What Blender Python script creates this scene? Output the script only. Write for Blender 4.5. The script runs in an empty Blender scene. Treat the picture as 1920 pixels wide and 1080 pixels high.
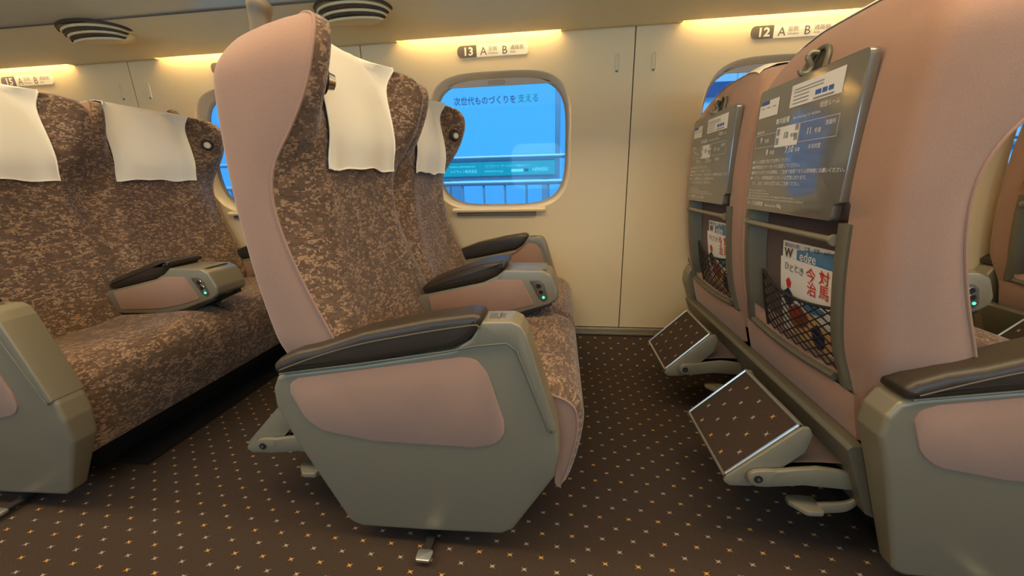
import bpy, bmesh, math, random
from mathutils import Vector, Matrix
random.seed(7)
S = bpy.context.scene
COL = S.collection
PI = math.pi

# ------------------------------------------------------------------ camera
# X runs along the carriage, Y from the aisle to the window wall, Z up (floor = 0)
EYE = 0.825
cd = bpy.data.cameras.new('camera')
cam = bpy.data.objects.new('camera', cd)
COL.objects.link(cam)
cd.sensor_width = 36.0
cd.lens = 709.4 / 1920 * 36
cd.clip_start = 0.01
yaw, pit, rol = math.radians(7.18), math.radians(15.75), math.radians(-1.33)
fw = Vector((-math.sin(yaw) * math.cos(pit), math.cos(yaw) * math.cos(pit), -math.sin(pit)))
r0 = Vector((math.cos(yaw), math.sin(yaw), 0))
u0 = r0.cross(fw)
rt = r0 * math.cos(rol) + u0 * math.sin(rol)
up = -r0 * math.sin(rol) + u0 * math.cos(rol)
M = Matrix((rt, up, -fw)).transposed().to_4x4()
M.translation = (0, 0, EYE)
cam.matrix_world = M
S.camera = cam

# ------------------------------------------------------------------ colour management, world, lamps
S.view_settings.view_transform = 'Standard'
S.view_settings.look = 'None'
S.view_settings.gamma = 1.0
S.view_settings.use_curve_mapping = False
S.view_settings.exposure = 0.1


def srgb(r, g, b):
    def f(c):
        c /= 255.0
        return c / 12.92 if c <= 0.04045 else ((c + 0.055) / 1.055) ** 2.4
    return (f(r), f(g), f(b), 1.0)


w = bpy.data.worlds.new('daylight')
S.world = w
w.use_nodes = True
w.node_tree.nodes['Background'].inputs[0].default_value = (0.09, 0.42, 1.0, 1)
w.node_tree.nodes['Background'].inputs[1].default_value = 1.0


def area(name, loc, target, sx, sy, power, color, spread=PI):
    l = bpy.data.lights.new(name, 'AREA')
    l.shape = 'RECTANGLE'
    l.size, l.size_y = sx, sy
    l.energy = power
    l.color = color
    l.spread = spread
    o = bpy.data.objects.new(name, l)
    COL.objects.link(o)
    o.location = loc
    d = Vector(target) - Vector(loc)
    o.rotation_euler = d.to_track_quat('-Z', 'Y').to_euler()
    return o


sd = bpy.data.lights.new('sun', 'SUN')
sd.energy = 5.0
sd.angle = 0.2
sd.color = (0.50, 0.84, 1.0)
sun = bpy.data.objects.new('sun', sd)
COL.objects.link(sun)
sun.rotation_euler = Vector((0.12, 0.36, -0.92)).to_track_quat('-Z', 'Y').to_euler()
WARM = (1.0, 0.76, 0.46)
area('ceiling_lamp', (0, 0.36, 2.08), (0, 0.36, 0), 8.4, 0.5, 92, WARM)
# daylight entering by the windows across the aisle
for k in range(-2, 4):
    area('window_daylight', (-0.27 + 1.16 * k, -1.13, 0.99), (-0.27 + 1.16 * k, 1.0, 0.75), 0.6, 0.52, 6.5, (0.62, 0.80, 1.0))


# ------------------------------------------------------------------ node materials
class N:
    def __init__(self, name):
        self.m = bpy.data.materials.new(name)
        self.m.use_nodes = True
        self.t = self.m.node_tree
        self.b = self.t.nodes['Principled BSDF']

    def n(self, typ, **kw):
        nd = self.t.nodes.new(typ)
        for k, v in kw.items():
            setattr(nd, k, v)
        return nd

    def l(self, a, b):
        self.t.links.new(a, b)

    def math(self, op, a, b=None, c=None):
        nd = self.n('ShaderNodeMath', operation=op)
        for i, v in enumerate((a, b, c)):
            if v is None:
                continue
            if isinstance(v, (int, float)):
                nd.inputs[i].default_value = v
            else:
                self.l(v, nd.inputs[i])
        return nd.outputs[0]

    def mix(self, fac, a, b):
        nd = self.n('ShaderNodeMix', data_type='RGBA')
        for sock, v in ((nd.inputs[0], fac), (nd.inputs[6], a), (nd.inputs[7], b)):
            if isinstance(v, (int, float, tuple)):
                sock.default_value = v
            else:
                self.l(v, sock)
        return nd.outputs[2]

    def coord(self, which='Object'):
        return self.n('ShaderNodeTexCoord').outputs[which]

    def noise(self, co, scale, detail=2.0, rough=0.5):
        nd = self.n('ShaderNodeTexNoise')
        nd.inputs['Scale'].default_value = scale
        nd.inputs['Detail'].default_value = detail
        nd.inputs['Roughness'].default_value = rough
        self.l(co, nd.inputs['Vector'])
        return nd.outputs['Fac']

    def bump(self, h, strength=0.2, dist=0.001):
        nd = self.n('ShaderNodeBump')
        nd.inputs['Strength'].default_value = strength
        nd.inputs['Distance'].default_value = dist
        self.l(h, nd.inputs['Height'])
        self.l(nd.outputs[0], self.b.inputs['Normal'])

    def cells(self, co, su, sv, seed=0.0):
        vm = self.n('ShaderNodeVectorMath', operation='MULTIPLY')
        self.l(co, vm.inputs[0])
        vm.inputs[1].default_value = (1 / su, 1 / sv, 0)
        fl = self.n('ShaderNodeVectorMath', operation='FLOOR')
        self.l(vm.outputs[0], fl.inputs[0])
        ad = self.n('ShaderNodeVectorMath', operation='ADD')
        self.l(fl.outputs[0], ad.inputs[0])
        ad.inputs[1].default_value = (0.5, 0.5, seed + 0.5)
        wn = self.n('ShaderNodeTexWhiteNoise', noise_dimensions='3D')
        self.l(ad.outputs[0], wn.inputs['Vector'])
        return wn.outputs['Value']


def plain(name, col, rough=0.5, metal=0.0, spec=0.5, var=0.06, vscale=14, bump=0.0, bscale=400):
    k = N(name)
    b = k.b
    b.inputs['Roughness'].default_value = rough
    b.inputs['Metallic'].default_value = metal
    b.inputs['Specular IOR Level'].default_value = spec
    co = k.coord()
    f = k.noise(co, vscale, 3)
    hi = tuple(min(1, c * (1 + var)) for c in col[:3]) + (1,)
    lo = tuple(c * (1 - var) for c in col[:3]) + (1,)
    k.l(k.mix(f, lo, hi), b.inputs['Base Color'])
    if bump:
        k.bump(k.noise(co, bscale, 1), bump, 0.0006)
    return k.m


def emit(name, col, strength):
    k = N(name)
    k.b.inputs['Base Color'].default_value = (0, 0, 0, 1)
    k.b.inputs['Emission Color'].default_value = col
    k.b.inputs['Emission Strength'].default_value = strength
    return k.m


def moquette():
    k = N('patterned_moquette')
    co = k.coord('UV')
    base = srgb(104, 82, 64)
    c1 = k.cells(co, 0.014, 0.0070, 1)
    c2 = k.cells(co, 0.0056, 0.0030, 2)
    c3 = k.cells(co, 0.0085, 0.0040, 3)
    big = k.noise(co, 17, 2)
    col = k.mix(k.math('GREATER_THAN', c1, 0.60), base, srgb(120, 95, 74))
    col = k.mix(k.math('GREATER_THAN', c3, 0.74), col, srgb(88, 69, 54))
    lvl = k.math('ADD', k.math('MULTIPLY', c1, 0.40), k.math('MULTIPLY', big, 0.80))
    dash = k.math('GREATER_THAN', k.math('ADD', k.math('MULTIPLY', c2, 0.55), lvl), 1.05)
    wv = k.n('ShaderNodeTexWave', wave_type='BANDS', bands_direction='X')
    wv.inputs['Scale'].default_value = 130
    k.l(co, wv.inputs['Vector'])
    amt = k.math('MULTIPLY', dash, k.math('ADD', 0.38, k.math('MULTIPLY', wv.outputs['Fac'], 0.35)))
    tint = k.mix(c3, srgb(190, 152, 112), srgb(192, 164, 138))
    col = k.mix(amt, col, tint)
    k.l(col, k.b.inputs['Base Color'])
    k.b.inputs['Roughness'].default_value = 0.85
    k.b.inputs['Sheen Weight'].default_value = 0.3
    k.b.inputs['Sheen Roughness'].default_value = 0.4
    k.bump(k.noise(co, 900, 1), 0.3, 0.0006)
    return k.m


def weave(name, col):
    k = N(name)
    co = k.coord()
    f = k.noise(co, 5, 3)
    g = k.noise(co, 340, 2)
    lo = tuple(c * 0.88 for c in col[:3]) + (1,)
    hi = tuple(min(1, c * 1.20) for c in col[:3]) + (1,)
    c = k.mix(f, lo, hi)
    c = k.mix(k.math('MULTIPLY', g, 0.42), c, tuple(c * 0.62 for c in col[:3]) + (1,))
    k.l(c, k.b.inputs['Base Color'])
    k.b.inputs['Roughness'].default_value = 0.88
    k.b.inputs['Sheen Weight'].default_value = 0.22
    k.b.inputs['Sheen Roughness'].default_value = 0.45
    k.bump(g, 0.35, 0.0007)
    return k.m


def carpet():
    k = N('star_carpet')
    co = k.coord('UV')
    sp = k.n('ShaderNodeSeparateXYZ')
    k.l(co, sp.inputs[0])
    A, B = 0.0714, 0.0307
    u = k.math('DIVIDE', k.math('ADD', sp.outputs[0], 0.0312), A)
    v = k.math('DIVIDE', k.math('SUBTRACT', sp.outputs[1], 0.6624), B)
    row = k.math('FLOOR', k.math('ADD', v, 0.5))
    fy = k.math('SUBTRACT', v, row)
    par = k.math('FLOORED_MODULO', row, 2.0)
    un = k.math('ADD', k.math('SUBTRACT', u, k.math('MULTIPLY', par, 0.5)), 0.5)
    ui = k.math('FLOOR', un)
    fx = k.math('SUBTRACT', k.math('SUBTRACT', un, ui), 0.5)
    dx, dy = k.math('MULTIPLY', fx, A * 0.80), k.math('MULTIPLY', fy, B * 1.15)
    p = k.math('ADD', k.math('ABSOLUTE', k.math('ADD', dx, dy)), 0.0013)
    q = k.math('ADD', k.math('ABSOLUTE', k.math('SUBTRACT', dx, dy)), 0.0013)
    jag = k.math('MULTIPLY', k.noise(co, 420, 1), 1.2e-5)
    star = k.math('LESS_THAN', k.math('MULTIPLY', p, q), k.math('ADD', 1.05e-5, jag))
    cv = k.n('ShaderNodeCombineXYZ')
    k.l(ui, cv.inputs[0])
    k.l(row, cv.inputs[1])
    wn = k.n('ShaderNodeTexWhiteNoise', noise_dimensions='2D')
    k.l(cv.outputs[0], wn.inputs['Vector'])
    pick = k.math('GREATER_THAN', k.math('ADD', k.math('MULTIPLY', par, 0.75), k.math('MULTIPLY', wn.outputs['Value'], 0.4)), 0.36)
    starcol = k.mix(pick, srgb(205, 158, 84), srgb(178, 160, 142))
    g = k.noise(co, 260, 3, 0.7)
    big = k.noise(co, 3, 2)
    base = k.mix(g, srgb(48, 39, 32), srgb(86, 71, 59))
    base = k.mix(k.math('MULTIPLY', big, 0.35), base, srgb(54, 44, 36))
    k.l(k.mix(k.math('MULTIPLY', star, 0.9), base, starcol), k.b.inputs['Base Color'])
    k.b.inputs['Roughness'].default_value = 0.95
    k.b.inputs['Specular IOR Level'].default_value = 0.15
    k.bump(g, 0.6, 0.002)
    return k.m


def glass():
    k = N('window_glass')
    nt = k.t
    nt.nodes.remove(k.b)
    tr = k.n('ShaderNodeBsdfTransparent')
    tr.inputs[0].default_value = (0.80, 0.95, 1.0, 1)
    gl = k.n('ShaderNodeBsdfGlossy')
    gl.inputs['Roughness'].default_value = 0.02
    fr = k.n('ShaderNodeFresnel')
    fr.inputs[0].default_value = 1.22
    mx = k.n('ShaderNodeMixShader')
    k.l(fr.outputs[0], mx.inputs[0])
    k.l(tr.outputs[0], mx.inputs[1])
    k.l(gl.outputs[0], mx.inputs[2])
    k.l(mx.outputs[0], nt.nodes['Material Output'].inputs[0])
    return k.m


MOQ = moquette()
MAUVE = weave('mauve_side_fabric', srgb(162, 126, 104))
MAUVE_D = weave('shaded_recess_fabric', srgb(92, 72, 58))  # darker fabric tone with the pocket recess shade mixed in; gaiter shares it
CARPET = carpet()
GLASS = glass()
GREY = plain('satin_grey_green_plastic', srgb(138, 130, 107), 0.38, 0.25, 0.5, 0.03, 6, 0.12, 900)
FRAME = plain('frame_grey_green', srgb(108, 103, 85), 0.45, 0.2, 0.4, 0.04, 6)
TRAY = plain('tray_table_plastic', srgb(94, 93, 84), 0.4, 0.0, 0.6, 0.02, 6)
_b = TRAY.node_tree.nodes['Principled BSDF']
_b.inputs['Coat Weight'].default_value = 1.0
_b.inputs['Coat IOR'].default_value = 2.1
_b.inputs['Coat Roughness'].default_value = 0.12
SILVER = plain('brushed_aluminium', srgb(205, 205, 195), 0.30, 0.85, 0.5, 0.04, 30)
CHROME = plain('chrome', srgb(220, 215, 205), 0.15, 1.0)
LEATHER = plain('brown_black_leather', srgb(54, 45, 34), 0.42, 0, 0.5, 0.08, 60, 0.25, 350)
STITCH = plain('piping_leather', srgb(96, 82, 58), 0.5)
DARK = plain('dark_plastic', srgb(34, 30, 27), 0.6)
BLACK = plain('black_rubber', srgb(18, 17, 16), 0.7)
BASE = plain('base_shadow_black', srgb(24, 22, 20), 0.6)  # near-black so the colour itself gives the deep shadow under the seats
CLOTH = plain('white_cotton', srgb(250, 245, 228), 0.9, 0, 0.2, 0.02, 8, 0.15, 800)
WALL = plain('cream_wall_panel', srgb(232, 208, 160), 0.42, 0, 0.4, 0.015, 2)
WALLD = plain('window_blind_fabric', srgb(196, 180, 158), 0.6)
REVEAL = plain('window_trim_plastic', srgb(205, 196, 174), 0.4, 0, 0.4)
SEAL = plain('window_seal_grey', srgb(176, 158, 134), 0.5)
HOOKB = plain('hook_housing', srgb(66, 60, 46), 0.5)
SLIT = plain('vent_slit', srgb(62, 52, 42), 0.7)
GRIP = plain('shoulder_grip_plastic', srgb(112, 100, 78), 0.5)
SEALD = plain('ledge_shadow_grey', srgb(120, 104, 84), 0.5)
CEIL = plain('rack_underside_panel', srgb(228, 210, 162), 0.45, 0, 0.4, 0.02, 2)
CEILW = plain('ceiling_white', srgb(226, 218, 200), 0.6)
RACK = plain('rack_shelf_panel', srgb(206, 200, 172), 0.3, 0.1)
RAIL = plain('floor_rail_aluminium', srgb(168, 156, 128), 0.4, 0.5)
SIGNP = plain('sign_plate', srgb(244, 234, 208), 0.4, 0, 0.5, 0.01)
SIGND = plain('sign_dark_print', srgb(88, 80, 68), 0.5)
SIGNV = plain('sign_violet_print', srgb(104, 92, 104), 0.5)
PRINT = plain('white_print', srgb(224, 222, 214), 0.5)
STICKW = plain('white_sticker', srgb(226, 222, 212), 0.45, 0, 0.5, 0.01)
STICKB = plain('blue_print', srgb(60, 96, 170), 0.5)
STICKG = plain('grey_print', srgb(140, 138, 140), 0.5)
NET = plain('black_net_cord', srgb(38, 33, 27), 0.8)
LED = emit('green_led', (0.05, 1.0, 0.45, 1), 3.0)
COVE = emit('warm_cove_led', (1.0, 0.78, 0.42, 1), 62.0)
PAPER = plain('magazine_paper', srgb(236, 230, 218), 0.5, 0, 0.5, 0.02)
PAPB = plain('magazine_blue', srgb(78, 130, 168), 0.4, 0, 0.5, 0.25, 30)
PRED = plain('red_ink', srgb(206, 52, 34), 0.5)
PINK_INK = plain('dark_ink', srgb(70, 52, 52), 0.5)
BROWN_INK = plain('brown_ink', srgb(150, 72, 40), 0.5)
NAVY_INK = plain('navy_ink', srgb(40, 42, 74), 0.5)
PEACH_INK = plain('peach_ink', srgb(232, 178, 112), 0.5)


# ------------------------------------------------------------------ mesh helpers
def new(name):
    o = bpy.data.objects.new(name, None)
    COL.objects.link(o)
    return o


def thing(name, loc, label, cat, group=None):
    o = new(name)
    o.location = loc
    o.empty_display_size = 0.05
    o['label'] = label
    o['category'] = cat
    if group:
        o['group'] = group
    return o


def wloc(o):
    p = Vector((0, 0, 0))
    while o is not None:
        p += o.location
        o = o.parent
    return p


class BM:
    def __init__(self, keep=False):
        self.bm = bmesh.new()
        self.keep = keep
        self.uv = None


def obj(name, B, mats, parent=None, smooth=True, label=None, angle=38):
    if not isinstance(mats, (list, tuple)):
        mats = [mats]
    bm = B.bm
    if not B.keep:
        bmesh.ops.recalc_face_normals(bm, faces=bm.faces[:])
    if parent is not None:
        org, loc = wloc(parent), Vector((0, 0, 0))
    else:
        vs = [v.co for v in bm.verts]
        lo = [min(v[i] for v in vs) for i in range(3)]
        hi = [max(v[i] for v in vs) for i in range(3)]
        org = Vector(((lo[0] + hi[0]) / 2, (lo[1] + hi[1]) / 2, lo[2]))
        loc = org
    bmesh.ops.translate(bm, verts=bm.verts[:], vec=-org)
    if smooth:
        lim = math.radians(angle)
        for f in bm.faces:
            f.smooth = True
        for e in bm.edges:
            if len(e.link_faces) == 2 and e.calc_face_angle(0) > lim:
                e.smooth = False
    me = bpy.data.meshes.new(name)
    bm.to_mesh(me)
    bm.free()
    for m in mats:
        me.materials.append(m)
    o = bpy.data.objects.new(name, me)
    COL.objects.link(o)
    o.location = loc
    o.parent = parent
    if label:
        o['label'] = label
    return o


def tag(o, label, cat, group=None):
    o['label'] = label
    o['category'] = cat
    if group:
        o['group'] = group
    return o


def struct(o):
    o['kind'] = 'structure'
    return o


def box(B, x0, x1, y0, y1, z0, z1, bev=0.0, mat=0, seg=2):
    r = bmesh.ops.create_cube(B.bm, size=1.0)
    vs = r['verts']
    for v in vs:
        v.co = Vector(((x0 + x1) / 2 + v.co.x * (x1 - x0), (y0 + y1) / 2 + v.co.y * (y1 - y0), (z0 + z1) / 2 + v.co.z * (z1 - z0)))
    fs = {f for v in vs for f in v.link_faces}
    for f in fs:
        f.material_index = mat
    if bev:
        es = {e for v in vs for e in v.link_edges}
        rr = bmesh.ops.bevel(B.bm, geom=list(es), offset=bev, segments=seg, profile=0.5, affect='EDGES', clamp_overlap=True)
        for f in rr['faces']:
            f.material_index = mat


def roundpoly(pts, r=0.01, seg=5):
    """round the corners of a closed 2-D polygon; r a number or one per corner"""
    n = len(pts)
    out = []
    for i in range(n):
        p = Vector(pts[i])
        a = Vector(pts[i - 1]) - p
        b = Vector(pts[(i + 1) % n]) - p
        ri = r[i] if isinstance(r, (list, tuple)) else r
        la, lb = a.length, b.length
        if ri <= 0 or la < 1e-6 or lb < 1e-6:
            out.append((p.x, p.y))
            continue
        a.normalize()
        b.normalize()
        ang = math.acos(max(-1, min(1, a.dot(b))))
        if ang > PI - 0.05:
            out.append((p.x, p.y))
            continue
        d = min(ri / math.tan(ang / 2), la * 0.48, lb * 0.48)
        s, e = p + a * d, p + b * d
        for k in range(seg + 1):
            t = k / seg
            q = s * (1 - t) ** 2 + p * 2 * t * (1 - t) + e * t * t
            out.append((q.x, q.y))
    return out


def prism(B, pts, a0, a1, axis='Y', bev=0.0, seg=3, mat=0, mapf=None, both=True):
    """closed polygon extruded along an axis, optional rounded rims.
    axis Y: pts are (x, z); axis X: (y, z); axis Z: (x, y)"""
    def P(p, t):
        if mapf:
            return mapf(p, t)
        if axis == 'Y':
            return Vector((p[0], t, p[1]))
        if axis == 'X':
            return Vector((t, p[0], p[1]))
        return Vector((p[0], p[1], t))
    bm = B.bm
    n = len(pts)
    area2 = sum(pts[i][0] * pts[(i + 1) % n][1] - pts[(i + 1) % n][0] * pts[i][1] for i in range(n))
    sg = 1 if area2 > 0 else -1

    def inset(d):
        if d <= 0:
            return list(pts)
        out = []
        for i in range(n):
            p0, p, p1 = Vector(pts[i - 1]), Vector(pts[i]), Vector(pts[(i + 1) % n])
            d0, d1 = (p - p0), (p1 - p)
            if d0.length < 1e-9:
                d0 = d1
            if d1.length < 1e-9:
                d1 = d0
            d0, d1 = d0.normalized(), d1.normalized()
            n0, n1 = Vector((-d0.y, d0.x)) * sg, Vector((-d1.y, d1.x)) * sg
            m = n0 + n1
            m = m.normalized() if m.length > 1e-6 else n0
            c = max(0.5, m.dot(n0))
            q = p + m * (d / c)
            out.append((q.x, q.y))
        return out
    rings = []
    if bev > 0:
        for k in range(seg + 1):
            t = k / seg * PI / 2
            rings.append((bev * (1 - math.sin(t)), a0 + bev * (1 - math.cos(t)) * (1 if a1 > a0 else -1)))
        rings2 = []
        if both:
            for k in range(seg + 1):
                t = (1 - k / seg) * PI / 2
                rings2.append((bev * (1 - math.sin(t)), a1 - bev * (1 - math.cos(t)) * (1 if a1 > a0 else -1)))
        else:
            rings2 = [(0, a1)]
        rings += rings2
    else:
        rings = [(0, a0), (0, a1)]
    loops = []
    for d, t in rings:
        ps = inset(d)
        loops.append([bm.verts.new(P(p, t)) for p in ps])
    fs = []
    for A, C in zip(loops[:-1], loops[1:]):
        for i in range(n):
            j = (i + 1) % n
            fs.append(bm.faces.new((A[i], A[j], C[j], C[i])))
    for L in (loops[0], loops[-1]):
        f = bm.faces.new(L)
        r = bmesh.ops.triangulate(bm, faces=[f], ngon_method='EAR_CLIP')
        fs += r['faces']
    for f in fs:
        if f.is_valid:
            f.material_index = mat
    return loops


def densify(pts, step=0.025):
    out = []
    for i in range(len(pts)):
        a, b = Vector(pts[i]), Vector(pts[(i + 1) % len(pts)])
        n = max(1, int((b - a).length / step))
        for k in range(n):
            q = a.lerp(b, k / n)
            out.append((q.x, q.y))
    return out


def smoothpath(pts, n=6):
    P = [Vector(p) for p in pts]
    if len(P) < 3:
        return P
    out = []
    for i in range(len(P) - 1):
        p0 = P[i - 1] if i else P[0] * 2 - P[1]
        p1, p2 = P[i], P[i + 1]
        p3 = P[i + 2] if i + 2 < len(P) else P[-1] * 2 - P[-2]
        for k in range(n):
            t = k / n
            out.append(0.5 * ((2 * p1) + (p2 - p0) * t + (2 * p0 - 5 * p1 + 4 * p2 - p3) * t * t + (3 * p1 - p0 - 3 * p2 + p3) * t ** 3))
    out.append(P[-1])
    return out


def tube(B, path, r, seg=8, closed=False, mat=0, flat=1.0, caps=True):
    bm = B.bm
    P = [Vector(p) for p in path]
    n = len(P)
    rings = []
    ref = Vector((0, 0, 1))
    for i in range(n):
        if closed:
            d = P[(i + 1) % n] - P[i - 1]
        else:
            d = P[min(i + 1, n - 1)] - P[max(i - 1, 0)]
        d = d.normalized() if d.length > 1e-9 else Vector((1, 0, 0))
        if abs(d.dot(ref)) > 0.96:
            ref = Vector((0, 1, 0)) if abs(d.y) < 0.9 else Vector((1, 0, 0))
        a = d.cross(ref).normalized()
        b = a.cross(d).normalized()
        rr = r[i] if isinstance(r, (list, tuple)) else r
        rings.append([bm.verts.new(P[i] + a * rr * math.cos(2 * PI * k / seg) + b * rr * flat * math.sin(2 * PI * k / seg)) for k in range(seg)])
    m = n if closed else n - 1
    for i in range(m):
        A, C = rings[i], rings[(i + 1) % n]
        for k in range(seg):
            f = bm.faces.new((A[k], A[(k + 1) % seg], C[(k + 1) % seg], C[k]))
            f.material_index = mat
    if not closed and caps:
        bm.faces.new(rings[0]).material_index = mat
        bm.faces.new(list(reversed(rings[-1]))).material_index = mat


def grid(B, rows, uvs=None, closed=False, mat=0):
    """rows of points -> quads, with a UV layer in metres when uvs is given"""
    bm = B.bm
    V = [[bm.verts.new(p) for p in r] for r in rows]
    lay = bm.loops.layers.uv.verify() if uvs else None
    for i in range(len(V) - 1):
        n = len(V[i])
        for j in range(n if closed else n - 1):
            k = (j + 1) % n
            f = bm.faces.new((V[i][j], V[i][k], V[i + 1][k], V[i + 1][j]))
            f.material_index = mat
            if lay:
                for lp, (a, b) in zip(f.loops, ((i, j), (i, k), (i + 1, k), (i + 1, j))):
                    lp[lay].uv = uvs[a][b]
    return V


def disc(B, c, nrm, r, depth, seg=24, mat=0, r2=None):
    """short cylinder (or cone) whose base sits at c"""
    n = Vector(nrm).normalized()
    a = n.orthogonal().normalized()
    b = n.cross(a)
    r2 = r if r2 is None else r2
    c = Vector(c)
    L0 = [B.bm.verts.new(c + (a * math.cos(2 * PI * k / seg) + b * math.sin(2 * PI * k / seg)) * r) for k in range(seg)]
    L1 = [B.bm.verts.new(c + n * depth + (a * math.cos(2 * PI * k / seg) + b * math.sin(2 * PI * k / seg)) * r2) for k in range(seg)]
    for k in range(seg):
        B.bm.faces.new((L0[k], L0[(k + 1) % seg], L1[(k + 1) % seg], L1[k])).material_index = mat
    B.bm.faces.new(list(reversed(L0))).material_index = mat
    B.bm.faces.new(L1).material_index = mat


def spline(tab, x):
    """Catmull-Rom through sorted (x, a, b, ...) rows"""
    n = len(tab)
    if x <= tab[0][0]:
        return tab[0][1:]
    if x >= tab[-1][0]:
        return tab[-1][1:]
    for i in range(n - 1):
        if tab[i][0] <= x <= tab[i + 1][0]:
            break
    x1, x2 = tab[i][0], tab[i + 1][0]
    t = (x - x1) / (x2 - x1)
    out = []
    for c in range(1, len(tab[0])):
        y1, y2 = tab[i][c], tab[i + 1][c]
        m1 = (y2 - tab[i - 1][c]) / (x2 - tab[i - 1][0]) if i > 0 else (y2 - y1) / (x2 - x1)
        m2 = (tab[i + 2][c] - y1) / (tab[i + 2][0] - x1) if i + 2 < n else (y2 - y1) / (x2 - x1)
        h = x2 - x1
        out.append(y1 * (2 * t ** 3 - 3 * t * t + 1) + h * m1 * (t ** 3 - 2 * t * t + t) + y2 * (-2 * t ** 3 + 3 * t * t) + h * m2 * (t ** 3 - t * t))
    return out


def sstep(a, b, x):
    t = max(0.0, min(1.0, (x - a) / (b - a)))
    return t * t * (3 - 2 * t)


_texts = {}


def text(B, body, org, xd, yd, size, mat=0, bold=0.0, align='LEFT', shear=0.0, xs=1.0):
    """flat printed lettering as mesh faces; org is the baseline start"""
    key = (body, bold, align, shear)
    if key not in _texts:
        c = bpy.data.curves.new('lettering', 'FONT')
        c.body = body
        c.size = 1.0
        c.align_x = align
        c.offset = bold
        c.shear = shear
        c.resolution_u = 2
        o = bpy.data.objects.new('lettering', c)
        COL.objects.link(o)
        dg = bpy.context.evaluated_depsgraph_get()
        me = bpy.data.meshes.new_from_object(o.evaluated_get(dg))
        _texts[key] = ([v.co.copy() for v in me.vertices], [list(p.vertices) for p in me.polygons])
        bpy.data.objects.remove(o)
        bpy.data.curves.remove(c)
        bpy.data.meshes.remove(me)
    vs, ps = _texts[key]
    org, xd, yd = Vector(org), Vector(xd).normalized(), Vector(yd).normalized()
    V = [B.bm.verts.new(org + xd * (v.x * size * xs) + yd * (v.y * size)) for v in vs]
    for p in ps:
        try:
            B.bm.faces.new([V[i] for i in p]).material_index = mat
        except ValueError:
            pass


def quad(B, org, xd, yd, x0, x1, y0, y1, mat=0, th=0.0, nd=None):
    org, xd, yd = Vector(org), Vector(xd).normalized(), Vector(yd).normalized()
    c = [org + xd * x + yd * y for x, y in ((x0, y0), (x1, y0), (x1, y1), (x0, y1))]
    B.bm.faces.new([B.bm.verts.new(p) for p in c]).material_index = mat


def outline(B, org, xd, yd, x0, x1, y0, y1, t, mat=0):
    quad(B, org, xd, yd, x0, x1, y0, y0 + t, mat)
    quad(B, org, xd, yd, x0, x1, y1 - t, y1, mat)
    quad(B, org, xd, yd, x0, x0 + t, y0, y1, mat)
    quad(B, org, xd, yd, x1 - t, x1, y0, y1, mat)


def superell(cx, cz, hx, hz, n=4.0, seg=72, ph=0.0):
    out = []
    for k in range(seg):
        a = 2 * PI * k / seg + ph
        c, s = math.cos(a), math.sin(a)
        r = (abs(c) ** n + abs(s) ** n) ** (-1 / n)
        out.append((cx + hx * c * r, cz + hz * s * r))
    return out


# ------------------------------------------------------------------ the carriage shell
PITCH = 1.16
WY = 1.773            # window wall
FX0, FX1 = -4.6, 4.1
BAYS = range(-3, 4)


def shell_wall(name, yw, sgn, top):
    """panels with rounded window openings; sgn +1: outside is towards +Y"""
    B = BM()
    for k in BAYS:
        xa, xb = -0.863 + PITCH * k, 0.297 + PITCH * k
        if k == BAYS[-1]:
            xb = FX1
        if k == BAYS[0]:
            xa = FX0
        xa += 0.0022
        xb -= 0.0022
        z0, z1 = 0.13, top
        cx, cz = -0.268 + PITCH * k, 0.988
        seg = 96
        hole = superell(cx, cz, 0.318, 0.288, 4.0, seg)
        outer = []
        for (hx, hz) in hole:
            dx, dz = hx - cx, hz - cz
            t = 1e9
            if dx > 1e-6:
                t = min(t, (xb - cx) / dx)
            if dx < -1e-6:
                t = min(t, (xa - cx) / dx)
            if dz > 1e-6:
                t = min(t, (z1 - cz) / dz)
            if dz < -1e-6:
                t = min(t, (z0 - cz) / dz)
            outer.append((cx + dx * t, cz + dz * t))
        # snap the nearest samples to the true corners
        for c in ((xa, z0), (xb, z0), (xa, z1), (xb, z1)):
            i = min(range(seg), key=lambda j: (outer[j][0] - c[0]) ** 2 + (outer[j][1] - c[1]) ** 2)
            outer[i] = c
        rings = []
        rings.append([Vector((x, yw + sgn * 0.012, z)) for x, z in outer])
        rings.append([Vector((x, yw, z)) for x, z in outer])
        for t in (0.4, 0.8):
            rings.append([Vector((o[0] * (1 - t) + h[0] * t, yw, o[1] * (1 - t) + h[1] * t)) for o, h in zip(outer, hole)])
        for s, dy in ((1.0, 0.0), (0.992, 0.002), (0.982, 0.009), (0.968, 0.026), (0.955, 0.044), (0.948, 0.052)):
            rings.append([Vector((cx + (x - cx) * s, yw + sgn * dy, cz + (z - cz) * s)) for x, z in hole])
        grid(B, rings, closed=True)
    # strip behind the panel joints
    box(B, FX0, FX1, yw + sgn * 0.0125, yw + sgn * 0.0135, 0.05, 0.35, mat=1)
    box(B, FX0, FX1, yw + sgn * 0.0125, yw + sgn * 0.0135, 1.29, top, mat=1)
    for k in list(BAYS)[:-1]:
        x = 0.297 + PITCH * k
        box(B, x - 0.05, x + 0.05, yw + sgn * 0.0125, yw + sgn * 0.0135, 0.35, 1.29, mat=1)
    return struct(obj(name, B, [WALL, DARK], angle=30))


shell_wall('wall_left', WY, 1, 1.52)
shell_wall('wall_right', -1.053, -1, 1.52)

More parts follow.
